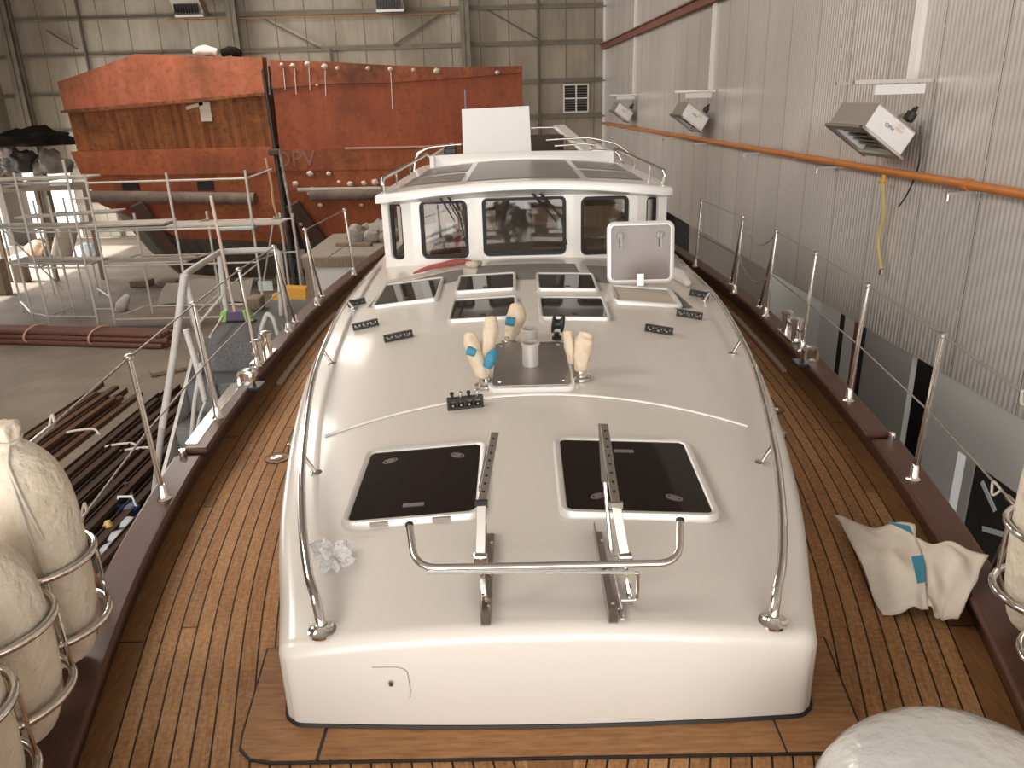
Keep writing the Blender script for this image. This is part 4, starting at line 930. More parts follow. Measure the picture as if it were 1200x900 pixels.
def wire(a, b_, name='lifeline', r_=.0048): return MB().tube([a, b_], r_, 6).build(name, wirem, yacht)
PE = {1: Vector((CX+1.70, 2.25, .86)), -1: Vector((CX-1.70, 2.25, .86))}
for S, sd in ((Rs, 1), (Ls, -1)):
    for fz in (1.0, .5):
        pts = [PE[sd]*1.0]+[b_.lerp(t, fz) for b_, t in S]; pts[0].z = .86 if fz == 1 else .50
        if fz == .5: pts[0].x -= sd*.05
        for i in range(len(pts)-1):
            if i == 4: continue
            wire(pts[i], pts[i+1])
        a = pts[0].lerp(pts[1], .05); b2 = pts[0].lerp(pts[1], .30); tbk = MB().tube([a, a.lerp(b2, .15), a.lerp(b2, .2), a.lerp(b2, .8), a.lerp(b2, .85), b2], [.005, .005, .011, .011, .005, .005], 10).build('turnbuckle', satin, yacht)
        ls = arc_pts([b2, b2+Vector((-.02, .03, .03)), b2+Vector((-.03, .0, -.03)), b2], .02, 3); MB().tube(ls, .005, 6).build('rope_lashing', rope, tbk)
    # chain across the gate
    for fz in (.985, .52):
        if sd < 0: continue
        a, c = S[3][0].lerp(S[3][1], fz), S[4][0].lerp(S[4][1], fz); P = [a.lerp(c, t/10)-Vector((0, 0, .16*4*(t/10)*(1-t/10))) for t in range(11)]
        m = MB(); P = catmull(P, 2)
        for i in range(len(P)-1):
            mid = P[i].lerp(P[i+1], .5); d = (P[i+1]-P[i]); 
            m.tube([P[i]-d*.12, P[i+1]+d*.12], .009 if i % 2 else .006, 6)
        m.build('gate_chain', steelgrey, yacht)
# bitts and fairleads on the cap rails
for sd, yb in ((-1, 5.5), (1, 5.7)):
    x = CX+sd*(win_(yb)-.0); bp_ = MB().box((x, yb, .172), (.10, .36, .014)).build('mooring_bitts', chrome, yacht, smooth=0, bevel=.005, label='polished twin mooring bitts on the %s rail' % ('left' if sd < 0 else 'right'))
    for dy in (-.11, .11):
        MB().lathe((x, yb+dy, .175), [(.036, 0), (.036, .13), (.046, .135), (.046, .155), (.030, .165)], 20).build('bitt_post', chrome, bp_)
        MB().lathe((x-.02, yb+dy, .21), [(.03, 0), (.03, .12), (.04, .124), (.04, .138), (.026, .146)], 18) if False else None
    MB().tube([(x, yb-.20, .26), (x, yb+.20, .26)], .013, 10).build('bitt_bar', chrome, bp_)
    x2 = CX+sd*(win_(yb-.62)-.05); fr = MB(); yb2 = yb-.62
    f = MB().sweep(rr(.10, .115, .03), [(0, -.03), (0, .03), (-.018, .03), (-.018, -.03)], True, (x2, yb2, .222), (1, 0, 0), (0, 0, 1), (0, -1, 0)).build('fairlead', chrome, yacht, smooth=40, label='steel rectangular fairlead on the rail')
    MB().box((x2-sd*.065, yb2, .16), (.08, .14, .03)).build('fairlead_pad', blk, f, smooth=0, bevel=.006)
    # wooden strip lying along the waterway
    m = MB(); strip(m, sd, bul(5.35, 7.4, .1, 0), -.15, -.115, .004, .022); m.build('toe_strip', mat('pale_strip', (.42, .32, .24), .5), yacht, smooth=30)
for (px, py) in ((325, 537), (905, 480)):
    c = at_z(px, py, .002); 
    fm = MB().lathe(c, [(.07, 0), (.07, .0025)], 28).build('deck_filler', teakm, yacht, smooth=0); MB().lathe(c, [(.038, 0), (.038, .006), (.03, .008)], 24).build('filler_cap', chrome, fm)
    MB().sweep(oval(.072, .072, 28), [(0, 0), (0, .004), (-.004, .004), (-.004, 0)], True, c, (1, 0, 0), (0, 1, 0), (0, 0, 1)).build('filler_ring', rubber, fm, smooth=0)

# pulpit and fender baskets on both bows
FEND = {-1: [(-1.585, 2.17), (-1.52, 1.82), (-1.43, 1.48), (-1.27, 1.14)], 1: [(1.73, 2.20), (1.62, 1.86), (1.52, 1.52)]}
for sd in (-1, 1):
    pth = [(CX+sd*(win_(y)+.36), y, .86) for y in (2.5, 2.1, 1.6, 1.0, .4, -.2, -.7)]+[(CX, -1.25, .88)]
    pr_ = MB().tube(catmull(pth, 5), .016, 12).build('pulpit_rail', chrome, yacht)
    pth = [(CX+sd*(win_(2.5)+.10), 2.58, .14), (CX+sd*(win_(2.5)+.12), 2.52, .5), (CX+sd*(win_(2.5)+.36), 2.5, .86)]
    MB().tube(arc_pts(pth, .1), .018, 12).build('pulpit_post', chrome, pr_)
    for y in (1.4, .4, -.5): MB().tube([(CX+sd*(win_(y)+.1), y, .14), (CX+sd*(win_(y)+.36), y, .86)], .014, 10).build('pulpit_post', chrome, pr_)
FR = .150
def fender_basket(x, y, sd):
    up = MB().tube([(x+(FR+.018)*math.cos(a), y+(FR+.018)*math.sin(a), .56) for a in np.linspace(0, 2*PI, 37)[:-1]], .0125, 10, closed=True).build('fender_basket', chrome, yacht)
    MB().tube([(x+(FR+.02)*math.cos(a), y+(FR+.02)*math.sin(a), .32) for a in np.linspace(0, 2*PI, 37)[:-1]], .0125, 10, closed=True).build('basket_hoop', chrome, up)
    for a in (.6, 2.2, 3.9, 5.4):
        P = [(x+(FR+.019)*math.cos(a), y+(FR+.019)*math.sin(a), .56), (x+(FR+.019)*math.cos(a), y+(FR+.019)*math.sin(a), .32), (x+(FR*.55)*math.cos(a), y+(FR*.55)*math.sin(a), .165)]
        MB().tube(arc_pts(P, .03), .006, 8).build('basket_stay', chrome, up)
def fender(x, y, zb, label, tie=False, h=.92):
    zb += .0
    T = thing('fender', label, 'fender', (x, y, zb), 'cloth covered fenders in the bow baskets')
    prof = [(.02, 0), (.07, .004), (.105, .03), (.125, .09), (.138, .18), (.148, .30), (.152, .50), (.150, .62), (.136, .72), (.108, .79), (.07, .835), (.045, .85), (.04, .87), (.055, .90), (.05, .92), (.02, .925)]
    random.seed(int(x*100)); ph = random.random()*6
    m = MB().lathe((x, y, zb), [(r_, z_*h/.92) for r_, z_ in prof], 40, jitter=lambda i, a: .018*math.sin(5*a+ph+i*.7)*(1 if i > 1 else 0)+.012*math.sin(11*a+i)+(.12*math.sin(7*a) if i >= 12 else 0))
    m.build('fender_cover', fabric, T, smooth=70, sub=1)
    if tie:
        n0 = Vector((x, y, zb+.865*h/.92)); m = MB().tube([n0+Vector((.046*math.cos(a), .046*math.sin(a), .004*math.sin(3*a))) for a in np.linspace(0, 2*PI, 20)[:-1]], .007, 6, closed=True); m.build('drawstring', rope, T)
        for k_, (dx, dz) in enumerate(((.10, -.30), (.055, -.42))):
            P = [n0+Vector((.035, -.03, 0))]
            for t in range(1, 9):
                z_ = .86+dz*t/8; r_ = lerp_tab([(z, r) for r, z in prof], z_)+.006; a = -1.05+dx*3*t/8; P.append(Vector((x+r_*math.cos(a), y+r_*math.sin(a), zb+z_*h/.92)))
            MB().tube(catmull(P, 3), .005, 6).build('drawstring', rope, T)
for k_, (x, y) in enumerate(FEND[-1]):
    fender_basket(x, y, -1); fender(x, y, .165, ['cream cloth covered fender with drawstring, farthest from the camera in left bow basket', 'cream fender in left bow basket, middle one of the visible three', 'cream fender in the bottom left corner, nearest in left bow basket', 'cream fender just outside the lower left corner'][k_], tie=(k_ == 0), h=(.86, .70, .66, .66)[k_])
for k_, (x, y) in enumerate(FEND[1]):
    fender_basket(x, y, 1); fender(x, y, .165, ['white covered fender in the right bow basket beside the canvas sheet', 'white covered fender in right bow basket, second from the canvas sheet', 'white covered fender in right bow basket, farthest forward'][k_])
# ------------------------------------------------------------------ loose things on the yacht
# canvas sheets thrown on the right side deck
def sheet(name, corners, seed, hgt, label, m_=canvas, n=22, fold=.05, z0=.012):
    """draped sheet: bilinear plan with folds, thickness by solidify"""
    random.seed(seed); ph = [random.uniform(0, 6) for _ in range(8)]; c = [Vector(q) for q in corners]
    def fn(u, v):
        p = (c[0]*(1-u)+c[1]*u)*(1-v)+(c[3]*(1-u)+c[2]*u)*v
        f = fold*(math.sin(7*u+3*v+ph[0])*.5+math.sin(5*v-4*u+ph[1])*.5+math.sin(13*u+9*v+ph[2])*.22+math.sin(17*v-6*u+ph[3])*.15)
        w_ = math.sin(PI*min(1, max(0, u*1.0)))*.7+.3
        return Vector((p.x+.3*f*math.sin(ph[4]+9*v), p.y+.3*f*math.cos(ph[5]+8*u), max(z0, p.z+z0+hgt(u, v)+f*w_)))
    o = MB().grid(fn, n, n).build(name, m_, None, smooth=80); s_ = o.modifiers.new('thick', 'SOLIDIFY'); s_.thickness = .004; s_.offset = 1
    return o
pz = lambda x, y, z: at_z(x, y, z)
def mound(name, c, sx_, sy_, sz_, m_, seed, amp=.35, freq=2.2):
    bm = bmesh.new(); bmesh.ops.create_icosphere(bm, subdivisions=4, radius=1)
    for v in bm.verts:
        p = v.co.copy(); k_ = 1+amp*(mnoise.turbulence(p*freq+Vector((seed, 2*seed, 3)), 4, False)-.5)*2
        v.co = Vector((p.x*sx_*k_, p.y*sy_*k_, max(-.25*sz_, p.z*sz_*k_)))
    me = bpy.data.meshes.new(name); bm.to_mesh(me); bm.free(); me.materials.append(m_)
    me.polygons.foreach_set('use_smooth', [True]*len(me.polygons))
    o = bpy.data.objects.new(name, me); COL.objects.link(o); o.location = c; return o
o = sheet('canvas_sheet', [pz(975, 607, .03), pz(1070, 618, .16), pz(1088, 716, .05), pz(1036, 722, .01)], 4, lambda u, v: .03*math.sin(PI*v), '', fold=.03)
tag(o, 'cream canvas sheet lying on the teak deck, pointed corner towards the coachroof', 'sheet')
o2 = sheet('canvas_sheet', [pz(1064, 632, .13), pz(1158, 652, .26), pz(1122, 728, .06), pz(1085, 712, .05)], 9, lambda u, v: .05*math.sin(PI*u)*math.sin(PI*v)-.06*math.exp(-((u-.35)/.12)**2)*v, '', fold=.035)
tag(o2, 'crumpled cream canvas sheet leaning against right bulwark beside the fender', 'sheet')
for (q, lb) in (((1068, 653, 1082, 651, 1085, 682, 1075, 684), 'blue tape patch between the two canvas sheets'), ((1040, 612, 1066, 617, 1070, 627, 1062, 622), 'blue tape on top edge of the canvas sheet')):
    P = [pz(q[0], q[1], .20), pz(q[2], q[3], .20), pz(q[4], q[5], .17), pz(q[6], q[7], .17)]
    ob = MB().prism(P, (0, 0, .004)).build('blue_tape', bluetape, o, smooth=0, label='blue tape patch')
# crumpled clear plastic bag on the coachroof
random.seed(11); c = rp(-.70, 2.42, .035); bm = bmesh.new(); bmesh.ops.create_icosphere(bm, subdivisions=4, radius=1)
from mathutils import noise as mnoise
for v in bm.verts:
    p = v.co.copy(); n_ = mnoise.turbulence(p*1.6+Vector((3, 1, 5)), 4, False)*.55+.62
    v.co = Vector((p.x*.092*n_*(1.0+.15*p.y), p.y*.115*n_, max(-.030, p.z*.075*n_)))
me = bpy.data.meshes.new('plastic_bag'); bm.to_mesh(me); bm.free(); me.materials.append(plastic); ob = bpy.data.objects.new('plastic_bag', me); COL.objects.link(ob); ob.location = c; ob.rotation_euler = (0, 0, .5)
tag(ob, 'crumpled clear plastic bag on the coachroof beside left handrail', 'bag')
# wrapped round lump on the foredeck, bottom right
c = Vector((1.06, 1.42, .008)); prof = [(r_*1.22, z_*1.05) for r_, z_ in [(.26, 0.0), (.29, .02), (.305, .10), (.30, .19), (.265, .27), (.20, .325), (.12, .352), (.05, .362), (.01, .364)]]
T = thing('wrapped_windlass', 'rounded white plastic-wrapped object in the bottom right corner on the foredeck', 'wrapped object', c)
m = MB().lathe(c+Vector((0, 0, .004)), prof, 64, jitter=lambda i, a: .012*math.sin(6*a+i)+.009*math.sin(15*a+2*i)+.006*math.sin(23*a))
m.build('film_wrap', filmw, T, smooth=80, sub=1)
m = MB().prism([c+Vector(q) for q in ((-.31, .02, .02), (-.33, .12, .015), (-.24, .18, .06), (-.22, .1, .10))], (.004, 0, .004)).build('film_flap', plastic, T, smooth=0)
# cloth and rope on the roof in front of the wheelhouse
q = rp(-.66, 6.72, .03)
m = MB(); P = [rp(-.92, 6.58, .02), rp(-.75, 6.68, .035), rp(-.55, 6.78, .03), rp(-.42, 6.8, .02)]
tag(lump(0, P, [.008, .022, .026, .012], redcloth, 'red_cloth', None, 21), 'rolled red cloth lying on the roof under left wheelhouse window', 'cloth')
tag(lump(0, [rp(-.46, 6.72, .02), rp(-.40, 6.62, .03), rp(-.34, 6.72, .02)], [.02, .035, .02], mat('rag_beige', (.60, .52, .43), .9), 'rag', None, 22), 'small beige rag beside the red cloth roll', 'rag')
m = MB().prism([rp(-1.13, 6.42, .004), rp(-.50, 6.60, .004), rp(-.52, 6.66, .004), rp(-1.10, 6.52, .004)], (0, 0, .006)); tag(m.build('wood_batten', mat('batten_pale', (.52, .44, .36), .6), None, smooth=0), 'thin pale batten on the roof in front of the red cloth', 'batten')
tag(lump(0, [rp(1.22, 6.55, .03), rp(1.30, 6.35, .04), rp(1.33, 6.1, .03)], [.02, .055, .03], mat('rag_white', (.72, .68, .62), .9), 'rag', None, 23), 'white rag on the roof edge behind the open hatch lid', 'rag')
# white board standing on the flybridge
a, b_, c_, d_ = at_y(541, 128, 9.75), at_y(620, 124, 9.75), at_y(623, 186, 9.66), at_y(543, 188, 9.66)
T = thing('white_board', 'large blank white board standing upright on the flybridge', 'board', (d_+c_)/2)
MB().prism([a, b_, c_, d_], (0, .03, 0)).build('board_sheet', whitep, T, smooth=0, bevel=.003)
MB().bar(a.lerp(b_, .12)+Vector((0, .045, 0)), d_.lerp(c_, .12)+Vector((0, .045, .02)), .05, .03, (0, 1, 0)).build('board_batten', oldwood, T, smooth=0)

# ------------------------------------------------------------------ gangway stairs at the left gate
gx0, gx1 = -3.05, -2.13
T = thing('boarding_stairs', 'boarding stairs with grey speckled steps and white pipe handrails beside the left rail', 'stairs', (-2.6, 7, FLOOR_Z))
ys_ = [8.6, 7.0, 6.62, 6.26, 5.90, 5.54, 5.18]; zs_ = [-.16, -.16, -.44, -.72, -1.0, -1.28, -1.56]
MB().obox((gx0, 7.0, -.26), (gx1-gx0, 0, 0), (0, 1.7, 0), (0, 0, .10)).build('top_landing', granite, T, smooth=0, bevel=.01)
for i in range(6):
    y1 = 7.0-.36*i; z1 = -.16-.27*(i+1)
    MB().obox((gx0, y1-.36, z1-.05), (gx1-gx0, 0, 0), (0, .37, 0), (0, 0, .05)).build('step_tread', granite, T, smooth=0, bevel=.008)
    MB().obox((gx0, y1-.01, z1-.0), (gx1-gx0, 0, 0), (0, .012, 0), (0, 0, .265)).build('step_riser', mat('granite_front', (.075, .075, .078), .85, noise=(70, (.28, .28, .28), .7, (1, 1, 1))), T, smooth=0)
for x in (gx0-.03, gx1+.01):
    MB().bar((x, 7.0, -.30), (x, 4.84, -1.95), .03, .16, (0, 0, 1)).build('stair_stringer', whitepipe, T, smooth=0)
for (x, y) in ((gx0, 8.6), (gx1, 8.6), (gx0, 7.05), (gx1, 7.05), (gx0, 5.3), (gx1, 5.3)):
    MB().tube([(x, y, FLOOR_Z), (x, y, -.26 if y > 6 else -1.6)], .03, 12).build('stair_leg', whitepipe, T)
def gp(pts, name, r_=.028, y=None, rr_=.1):
    P = [at_y(*p[:2], p[2]) for p in pts]; return MB().tube(arc_pts(P, rr_, 5), r_, 12).build(name, whitepipe, T)
gp([(336, 372, 8.4), (327, 292, 8.4), (258, 295, 8.2), (216, 322, 6.6), (240, 418, 6.6), (253, 470, 6.6)], 'handrail_frame', .03)
gp([(216, 322, 6.55), (203, 420, 6.55), (190, 500, 6.5)], 'handrail_post', .032)
gp([(190, 500, 6.5), (180, 585, 7.2)], 'handrail_leg', .030)
gp([(257, 297, 8.2), (263, 350, 8.2), (267, 372, 8.2)], 'handrail_post', .030)
gp([(218, 386, 6.0), (230, 425, 6.0), (241, 470, 6.0)], 'lower_rail', .026)
gp([(236, 425, 6.0), (228, 470, 6.0), (222, 545, 6.2)], 'lower_strut', .018); gp([(241, 470, 5.95), (233, 490, 5.95), (229, 520, 5.95)], 'lower_strut', .012)
gp([(262, 345, 7.2), (228, 385, 7.2)], 'cross_brace', .012); gp([(246, 395, 6.9), (262, 370, 7.6)], 'cross_brace', .012)
gp([(303, 418, 7.0), (306, 385, 7.0), (313, 367, 7.0), (320, 372, 7.0), (327, 395, 7.0), (331, 405, 7.0)], 'hoop_handle', .022, rr_=.12)
gp([(331, 388, 8.0), (326, 296, 8.0)], 'handrail_post', .026)
# broom leaning on the stairs
hp, tp = at_y(275, 365, 7.75), at_y(247, 230, 7.6)
T = thing('broom', 'broom with long pale handle and green and purple head, standing on the stair landing', 'broom', (hp.x, hp.y, -.16))
MB().tube([hp, tp], .016, 10).build('broom_handle', mat('handle_pale', (.68, .60, .52), .5, noise=(6, (.5, .30, .22), .6, (1, 1, 1))), T)
hd = Vector((hp.x, hp.y-.01, hp.z)); w0 = .18
MB().prism([hd+Vector((-w0, 0, -.10)), hd+Vector((w0, 0, -.10)), hd+Vector((w0*.72, 0, -.0)), hd+Vector((-w0*.55, 0, .0))], (0, .07, 0)).build('broom_head', mat('broom_purple', (.10, .07, .14), .6), T, smooth=0, bevel=.01)
for sx in (-1, 1): MB().prism([hd+Vector((sx*w0*1.02, -.006, -.105)), hd+Vector((sx*w0*.55, -.006, -.105)), hd+Vector((sx*w0*.45, -.006, .005)), hd+Vector((sx*w0*.76, -.006, .005))], (0, .082, 0)).build('broom_end', mat('broom_green', (.28, .52, .12), .6), T, smooth=0, bevel=.006)
bz = -.16-hd.z+.0
MB().prism([hd+Vector((-w0*1.05, 0, -.10)), hd+Vector((w0*1.05, 0, -.10)), hd+Vector((w0*1.15, .01, bz+.004)), hd+Vector((-w0*1.15, .01, bz+.004))], (0, .05, 0)).build('broom_bristles', mat('bristles_dark', (.05, .04, .06), .9), T, smooth=0)
tag(MB().obox((-2.98, 8.2, -.158), (.16, 0, 0), (0, .2, 0), (0, 0, .14)).build('cardboard_lump', oldwood, None, smooth=0, bevel=.02), 'small brown block on the landing behind the broom', 'block')

# ------------------------------------------------------------------ the rusty hull sections
HY = 19.0
def hullrow(px, py, dy=0): p = at_y(px, py, HY); return Vector((p.x, HY+dy, p.z))
def plate(name, top, bot, dyt, dyb, m_, parent, th=.35, **k):
    """plate between two pixel polylines of equal length, given depth"""
    n = len(top); v = [hullrow(*p, dyt) for p in top]+[hullrow(*p, dyb) for p in bot]; v2 = [q+Vector((0, th, 0)) for q in v]
    m = MB(); fs = []
    for i in range(n-1): fs += [(i, i+1, n+i+1, n+i), (2*n+i, 3*n+i, 3*n+i+1, 2*n+i+1), (i, 2*n+i, 2*n+i+1, i+1), (n+i, n+i+1, 3*n+i+1, 3*n+i)]
    fs += [(0, n, 3*n, 2*n), (n-1, 2*n+n-1, 4*n-1, 2*n-1)]
    m.add(v+v2, fs); return m.build(name, m_, parent, smooth=0, **k)
hb_ = at_y(200, 330, HY); T = thing('rusty_hull_section', 'left red rusty steel hull section with sloping top corner behind the scaffolding', 'hull section', (hb_.x, HY, FLOOR_Z), 'rusty steel hull sections')
XL = (68, 110, 160, 235, 311)
plate('upper_plating', [(67, 96), (110, 81), (158, 63), (235, 66), (307, 67)], [(76, 132), (118, 130), (160, 126), (238, 119), (310, 111)], 0, .0, red_up, T, label='paler red upper plating')
plate('middle_plating', [(76, 132), (118, 130), (160, 126), (238, 119), (311, 111)], [(84, 178), (120, 177), (162, 176), (238, 174), (319, 172)], .12, .25, red_mid, T, label='brown streaked middle plating')
plate('lower_plating', [(83, 178), (120, 177), (162, 176), (238, 174), (319, 172)], [(95, 205), (124, 205), (165, 205), (240, 204), (324, 202)], -.02, .0, red_deep, T)
plate('belt_plating', [(95, 205), (124, 205), (165, 205), (240, 204), (324, 202)], [(112, 240), (130, 240), (166, 240), (241, 239), (327, 238)], .10, .18, red_deep, T)
plate('side_plating', [(112, 240), (130, 240), (166, 240), (241, 239), (327, 238)], [(150, 262), (165, 266), (200, 284), (242, 284), (333, 290)], .18, .5, red_deep, T)
plate('bottom_plating', [(98, 220), (150, 262), (200, 284), (242, 284), (333, 290)], [(116, 262), (150, 304), (186, 332), (250, 337), (341, 338)], .40, 1.2, hullgrey, T, label='dark grey bottom plating')
MB().tube([hullrow(108, 230, -.06), hullrow(300, 232, -.06)], .14, 14).build('rubbing_pipe', mat('rubbing_brown', (.11, .075, .055), .7, noise=(3, (.33, .25, .2), .6, (1, 1, 1))), T)
m = MB(); 
MB().bar(hullrow(165, 238, -.25), hullrow(210, 320, .45), .30, .12, (0, 1, 0)).build('hull_strut', mat('strut_brown', (.09, .05, .035), .8), T, smooth=0)
MB().bar(hullrow(73, 131, -.05), hullrow(311, 110, -.05), .06, .05, (0, 1, 0)).build('seam_flange', red_mid, T, smooth=0)
for px in (148, 236): MB().box(hullrow(px+3, 218, .12), (.38, .1, .20)).build('freeing_port', dark, T, smooth=0)
MB().box(hullrow(239, 131, .10), (.26, .02, .42)).build('pale_patch', mat('patch_pale', (.58, .48, .40), .7), T, smooth=0, label='pale scraped patch'); MB().box(hullrow(226, 124, .10), (.40, .02, .07), (1, 0, .25), (0, 1, 0), (-.25, 0, 1)).build('pale_patch', MATS['patch_pale'], T, smooth=0)
T2 = thing('rusty_hull_section', 'right dark red rusty steel hull section with white paint flakes, behind the wheelhouse', 'hull section', (-2, HY, FLOOR_Z), 'rusty steel hull sections')
xs = (0, .25, .5, .75, 1)
def row(xl, yl, xr, yr, bow=0): return [(xl+(xr-xl)*t, yl+(yr-yl)*t+bow*math.sin(PI*t)) for t in xs]
R0 = [(315, 70), (380, 72), (450, 76), (530, 79), (612, 77)]; R1 = [(319, 104), (385, 98), (455, 97), (530, 92), (612, 85)]
R2 = row(326, 176, 613, 165); R3 = row(330, 201, 613, 195); R4 = row(334, 224, 613, 214); R5 = row(348, 285, 614, 262)
plate('upper_plating', R0, R1, .05, 0, rustplate('dark_rust', (.33, .095, .05), (.22, .065, .034), (.09, .038, .022)), T2); plate('main_plating', R1, R2, .06, .12, rustplate('deep_red', (.37, .105, .052), (.30, .082, .042), (.17, .058, .032), hot=(.38, .12, .055)), T2)
plate('lower_plating', R2, R3, .0, .04, red_deep, T2); plate('belt_plating', R3, R4, .08, .12, red_deep, T2); plate('side_plating', R4, R5, .15, .5, red_deep, T2)
plate('bottom_plating', R5, row(349, 338, 614, 338), .5, 1.4, hullgrey, T2, label='dark grey bottom plating')
MB().tube([hullrow(365, 228, -.06), hullrow(613, 222, -.06)], .14, 14).build('rubbing_pipe', MATS['rubbing_brown'], T2); MB().tube([hullrow(350, 222, -.10), hullrow(613, 218, -.10)], .05, 8).build('pale_edge_pipe', plankm, T2)
MB().bar(hullrow(345, 238, -.2), hullrow(372, 285, .2), .34, .12, (0, 1, 0)).build('hull_strut', MATS['strut_brown'], T2, smooth=0)
random.seed(5); fl_ = mat('paint_flake', (.66, .58, .50), .8)
for (fx, fy, s_) in ((347, 215, .13), (364, 203, .13), (386, 203, .10), (398, 213, .08), (411, 215, .12), (427, 214, .11), (440, 213, .14), (376, 240, .10), (349, 252, .09), (353, 262, .10), (424, 240, .08), (331, 76, .08), (344, 77, .10), (361, 75, .11), (381, 78, .12), (396, 80, .09), (432, 80, .09), (458, 81, .10), (485, 82, .08), (512, 83, .12), (372, 100, .06), (583, 85, .09), (365, 224, .2)):
    c = hullrow(fx, fy, -.02 if fy < 90 or fy > 195 else .02); m = MB(); m.lathe(c, [(s_*.3, 0), (s_*.55, .05), (s_*.25, .09), (.01, .1)], 9, (0, -1, 0), jitter=lambda i, a: .13*math.sin(4*a+fx)+.1*math.sin(7*a)); m.build('paint_flake', fl_, T2, smooth=0)
for fx, fy, l_ in ((332, 80, .45), (345, 80, .55), (362, 78, .5), (381, 82, .55), (458, 84, .8)):
    c = hullrow(fx, fy, 0); MB().tube([c, c-Vector((random.uniform(-.05, .05), 0, l_))], .012, 5).build('paint_run', fl_, T2)
text_mesh('painted_letters', 'DPV', .52, hullrow(346, 187, -.01), (1, 0, 0), (0, 0, 1), mat('faded_grey_paint', (.27, .13, .105), .8), T2)
MB().tube([hullrow(405, 174, -.05), hullrow(500, 172, -.03), hullrow(612, 163, -.05)], .03, 6).build('pale_weld_line', mat('weld_pale', (.50, .26, .18), .8), T2)
# sacks and ducting on top of left section
tag(lump(0, [hullrow(222, 61, .2), hullrow(236, 59, .2), hullrow(252, 61, .2)], [.06, .12, .08], mat('sack_pale', (.60, .56, .50), .8), 'sack', None, 31), 'pale sack on the top edge of left hull section', 'sack')
tag(lump(0, [hullrow(255, 62, .2), hullrow(268, 59, .2), hullrow(280, 63, .2)], [.07, .12, .07], darktarp, 'dark_cloth', None, 32), 'dark cloth heap beside the pale sack on the hull top', 'cloth')
# black prop in the gap
MB().prism([hullrow(300, 75, .9), hullrow(330, 75, .9), hullrow(355, 300, .9), hullrow(320, 300, .9)], (0, .1, 0)).build('gap_shade_plate', dark, T2, smooth=0)  # black plate stands in for the dark depth between the sections
pr = None and MB().prism([hullrow(309, 82, -.3), hullrow(316, 82, -.3), hullrow(358, 330, -1.6), hullrow(351, 400, -1.6), hullrow(337, 330, -1.6)], (0, .15, 0))
T = thing('steel_prop', 'tall black tapering prop standing in the gap between the two hull sections', 'prop', (at_y(352, 380, 17.4).x, 17.4, FLOOR_Z))
a0, a1 = hullrow(313, 82, -.3), Vector((at_y(352, 372, 17.4).x, 17.4, FLOOR_Z)); MB().tube([a0, a0.lerp(a1, .35), a1], [.04, .045, .06], 12).build('prop_tube', blk, T)
MB().tube([a0.lerp(a1, .33)+Vector((.14, -.15, 0)), a0.lerp(a1, .97)+Vector((.28, -.25, 0))], .035, 8).build('pale_strip', mat('flaky_strip', (.40, .34, .28), .8, noise=(8, (.1, .08, .07), .9, (1, 1, 1))), T); MB().box(a0.lerp(a1, .34)+Vector((0, -.1, 0)), (.24, .2, .14)).build('prop_collar', MATS['strut_brown'], T, smooth=0, bevel=.03)
tag(MB().tube(catmull([at_y(311, 185, 18.5), at_y(318, 215, 18.5), at_y(321, 240, 18.5), at_y(330, 268, 18.5)], 6), .03, 6).build('rope', mat('rope_orange', (.58, .33, .22), .8), None), 'orange rope hanging beside the black prop', 'rope')
# blocks under hulls
for (px, py) in ((160, 345), (250, 350), (300, 352), (180, 352)):
    c = at_z(px, py, FLOOR_Z+.01); c.y = 19.9+random.uniform(-.2, .2); tag(MB().obox((c.x*1.06, c.y, FLOOR_Z+.002), (.5, 0, 0), (0, .4, 0), (0, 0, .16)).build('keel_block', oldwood, None, smooth=0, bevel=.02), 'timber keel block under left hull section', 'block', 'keel blocks under the rusty hull')

# ------------------------------------------------------------------ scaffolding
SY, SB = 16.0, 17.1
def sx(px, py, Y=SY): return at_y(px, py, Y)
def pole(m, a, b_, r_=.026): m.tube([a, b_], r_, 8)
def frame_bay(T, x, ya, yb, zt_, rungs, lbl=None):
    for y in (ya, yb): MB().tube([(x, y, FLOOR_Z), (x, y, zt_)], .026, 10).build('upright', galv, T)
    for z in rungs: MB().tube([(x, ya, z), (x, yb, z)], .020, 8).build('rung', galv, T)
XA, XB, XC, XD = -9.0, -8.63, -7.0, -5.42
T = thing('scaffold', 'grey pipe scaffold with ladder frame standing in front of left red hull section', 'scaffold', (-7.2, 16.5, FLOOR_Z), 'pipe scaffolds beside the hull')
for x, zt_ in ((XA, 1.06), (XB, .76), (XC, .76), (XD, .76)): MB().tube([(x, SY, FLOOR_Z), (x, SY, zt_)], .026, 10).build('upright', galv, T)
for x, zt_ in ((XB+.3, -.15), (XC+.25, -.15), (XD+.25, -.22), (-4.9, -.25)): MB().tube([(x, SB, FLOOR_Z), (x, SB, zt_)], .026, 10).build('upright', galv, T)
for z in (.30, -1.98): MB().tube([(XA, SY, z), (XB, SY, z)], .018, 8).build('rung', galv, T)
MB().tube([(XB, SY, .60), (XD, SY, .60)], .02, 8).build('guard_rail', galv, T); MB().tube([(XD, SY, .60), (XD+.35, SY+.6, .72)], .02, 8).build('guard_rail', galv, T)
for z in (-.36, -1.08, -2.22):
    MB().tube([(XB, SY, z), (XD, SY, z)], .02, 8).build('ledger', galv, T); MB().tube([(XB+.3, SB, z), (-4.9, SB, z)], .02, 8).build('ledger', galv, T)
    for x in (XB, XC, XD): MB().tube([(x, SY, z+.04), (x+.27, SB, z+.04)], .018, 8).build('transom', galv, T)
MB().tube([(XC, SY, -2.2), (XD, SY+.05, -1.1)], .016, 8).build('diagonal_brace', galv, T); MB().tube([(-5.3, SB, -.3), (-5.9, SB, -2.3)], .018, 8).build('diagonal_brace', galv, T)
